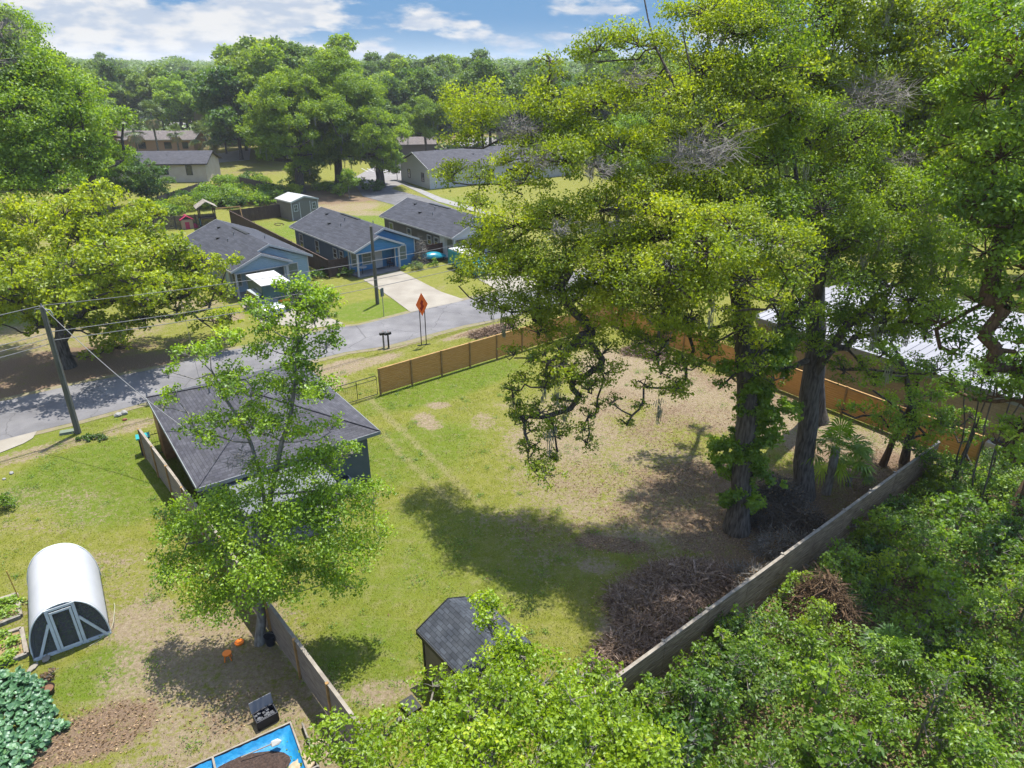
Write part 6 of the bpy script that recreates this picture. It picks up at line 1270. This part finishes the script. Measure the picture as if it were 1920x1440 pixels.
# ------------------------------------------------------------------ loose stuff on the ground
def mask_at(k, X, Y):
    ix = np.clip(np.searchsorted(ax_x, X), 0, nxv - 1); iy = np.clip(np.searchsorted(ax_y, Y), 0, nyv - 1); return M[k][iy, ix]
n_ = 260000; X = rng.uniform(-24, 30, n_); Y = rng.uniform(11, 52, n_); w = mask_at('litter', X, Y); keep = rng.random(n_) < np.clip(w * .8 + .015, 0, 1) ** 1.5; X, Y = X[keep], Y[keep]
N = rnd_unit(len(X)) * .5 + [0, 0, 1.]; N /= np.linalg.norm(N, axis=1, keepdims=True); Pq = np.stack([X, Y, rng.uniform(.01, .04, len(X))], 1)
V, v = leaf_quads(Pq, N, .10, .055, rng.random(len(X))); tag(link('leaf_litter', mesh_np('leaf_litter', V, np.arange(len(V)), 4, L_DEAD, v)), 'dry brown leaf litter scattered under the trees', 'leaves', kind='stuff')
n_ = 420000; X = rng.uniform(-26, 24, n_); Y = 12 + 40 * rng.random(n_) ** 1.2
bare = np.maximum(mask_at('dirt', X, Y), mask_at('litter', X, Y)); clmp = .5 + .5 * np.sin(X * 1.3 + np.sin(Y * 2.1) * 1.5) * np.sin(Y * 1.7 + np.sin(X * 1.9)); keep = rng.random(n_) < (1 - bare * .92) * (.35 + .65 * clmp)
rd = np.array(near_e + far_e[::-1]); X, Y = X[keep], Y[keep]
ln_ = (np.interp(X, [p[0] for p in near_e], [p[1] for p in near_e]) - .25); keep = Y < ln_
hx = (X + 13.6) * .808 + (Y - 25) * .589; hy = -(X + 13.6) * .589 + (Y - 25) * .808; keep &= ~((hx > .4) & (hx < 8.2) & (hy > .4) & (hy < 10.6)); X, Y = X[keep], Y[keep]; k = len(X)
a_ = rng.uniform(0, 6.283, k); h_ = rng.uniform(.03, .085, k); dx = np.stack([np.cos(a_), np.sin(a_), a_ * 0], 1) * .012; b_ = np.stack([X, Y, a_ * 0], 1); tip_ = b_ + np.stack([rng.normal(0, .03, k), rng.normal(0, .03, k), h_], 1)
V = np.stack([b_ - dx, b_ + dx, tip_], 1).reshape(-1, 3); lu = mask_at('lush', X, Y)
tag(link('grass', mesh_np('grass', V, np.arange(len(V)), 3, L_GRASS, .45 - .2 * lu + rng.normal(0, .2, k))), 'short lawn grass', 'grass', kind='stuff')
n_ = 700; X = rng.uniform(-26, 22, n_); Y = rng.uniform(12, 44, n_); keep = (mask_at('litter', X, Y) < .4) & (Y < np.interp(X, [p[0] for p in near_e], [p[1] for p in near_e]) - .4)
hx = (X + 13.6) * .808 + (Y - 25) * .589; hy = -(X + 13.6) * .589 + (Y - 25) * .808; keep &= ~((hx > .2) & (hx < 8.5) & (hy > -2.2) & (hy < 10.8)); X, Y = X[keep], Y[keep]; P = []
for x, y in zip(X, Y):
    k = rng.integers(14, 60); sc_ = rng.uniform(.08, .3); q = rng.normal(0, sc_, (k, 2)); P.append(np.stack([x + q[:, 0], y + q[:, 1], rng.uniform(.02, .10, k)], 1))
P = np.concatenate(P); N = rnd_unit(len(P)) * .7 + [0, 0, 1.]; N /= np.linalg.norm(N, axis=1, keepdims=True)
V, v = leaf_quads(P, N, .08, .04, rng.normal(.35, .2, len(P))); tag(link('lawn_weeds', mesh_np('lawn_weeds', V, np.arange(len(V)), 4, L_MID, v)), 'patches of clover and weeds in the lawn', 'weeds', kind='stuff')
print('woodland', nW, 'thicket', len(TS), 'objects', len(bpy.data.objects), 'polys', sum(len(m_.polygons) for m_ in bpy.data.meshes))

# ------------------------------------------------------------------ haze
hz = MB().box(-1600, -420, -1.0, 1600, 1560, 34).build('haze', [], uv=False)
hm_ = bpy.data.materials.new('haze'); hm_.use_nodes = True; t = hm_.node_tree; n = t.nodes
for q in list(n): n.remove(q)
o_ = n.new('ShaderNodeOutputMaterial'); pv = n.new('ShaderNodeVolumePrincipled'); pv.inputs['Color'].default_value = (.88, .92, 1, 1); pv.inputs['Density'].default_value = .0002; pv.inputs['Anisotropy'].default_value = .2
t.links.new(pv.outputs[0], o_.inputs['Volume']); hz.data.materials.clear(); hz.data.materials.append(hm_); tag(hz, 'thin pale air over the whole place', 'haze', kind='stuff')
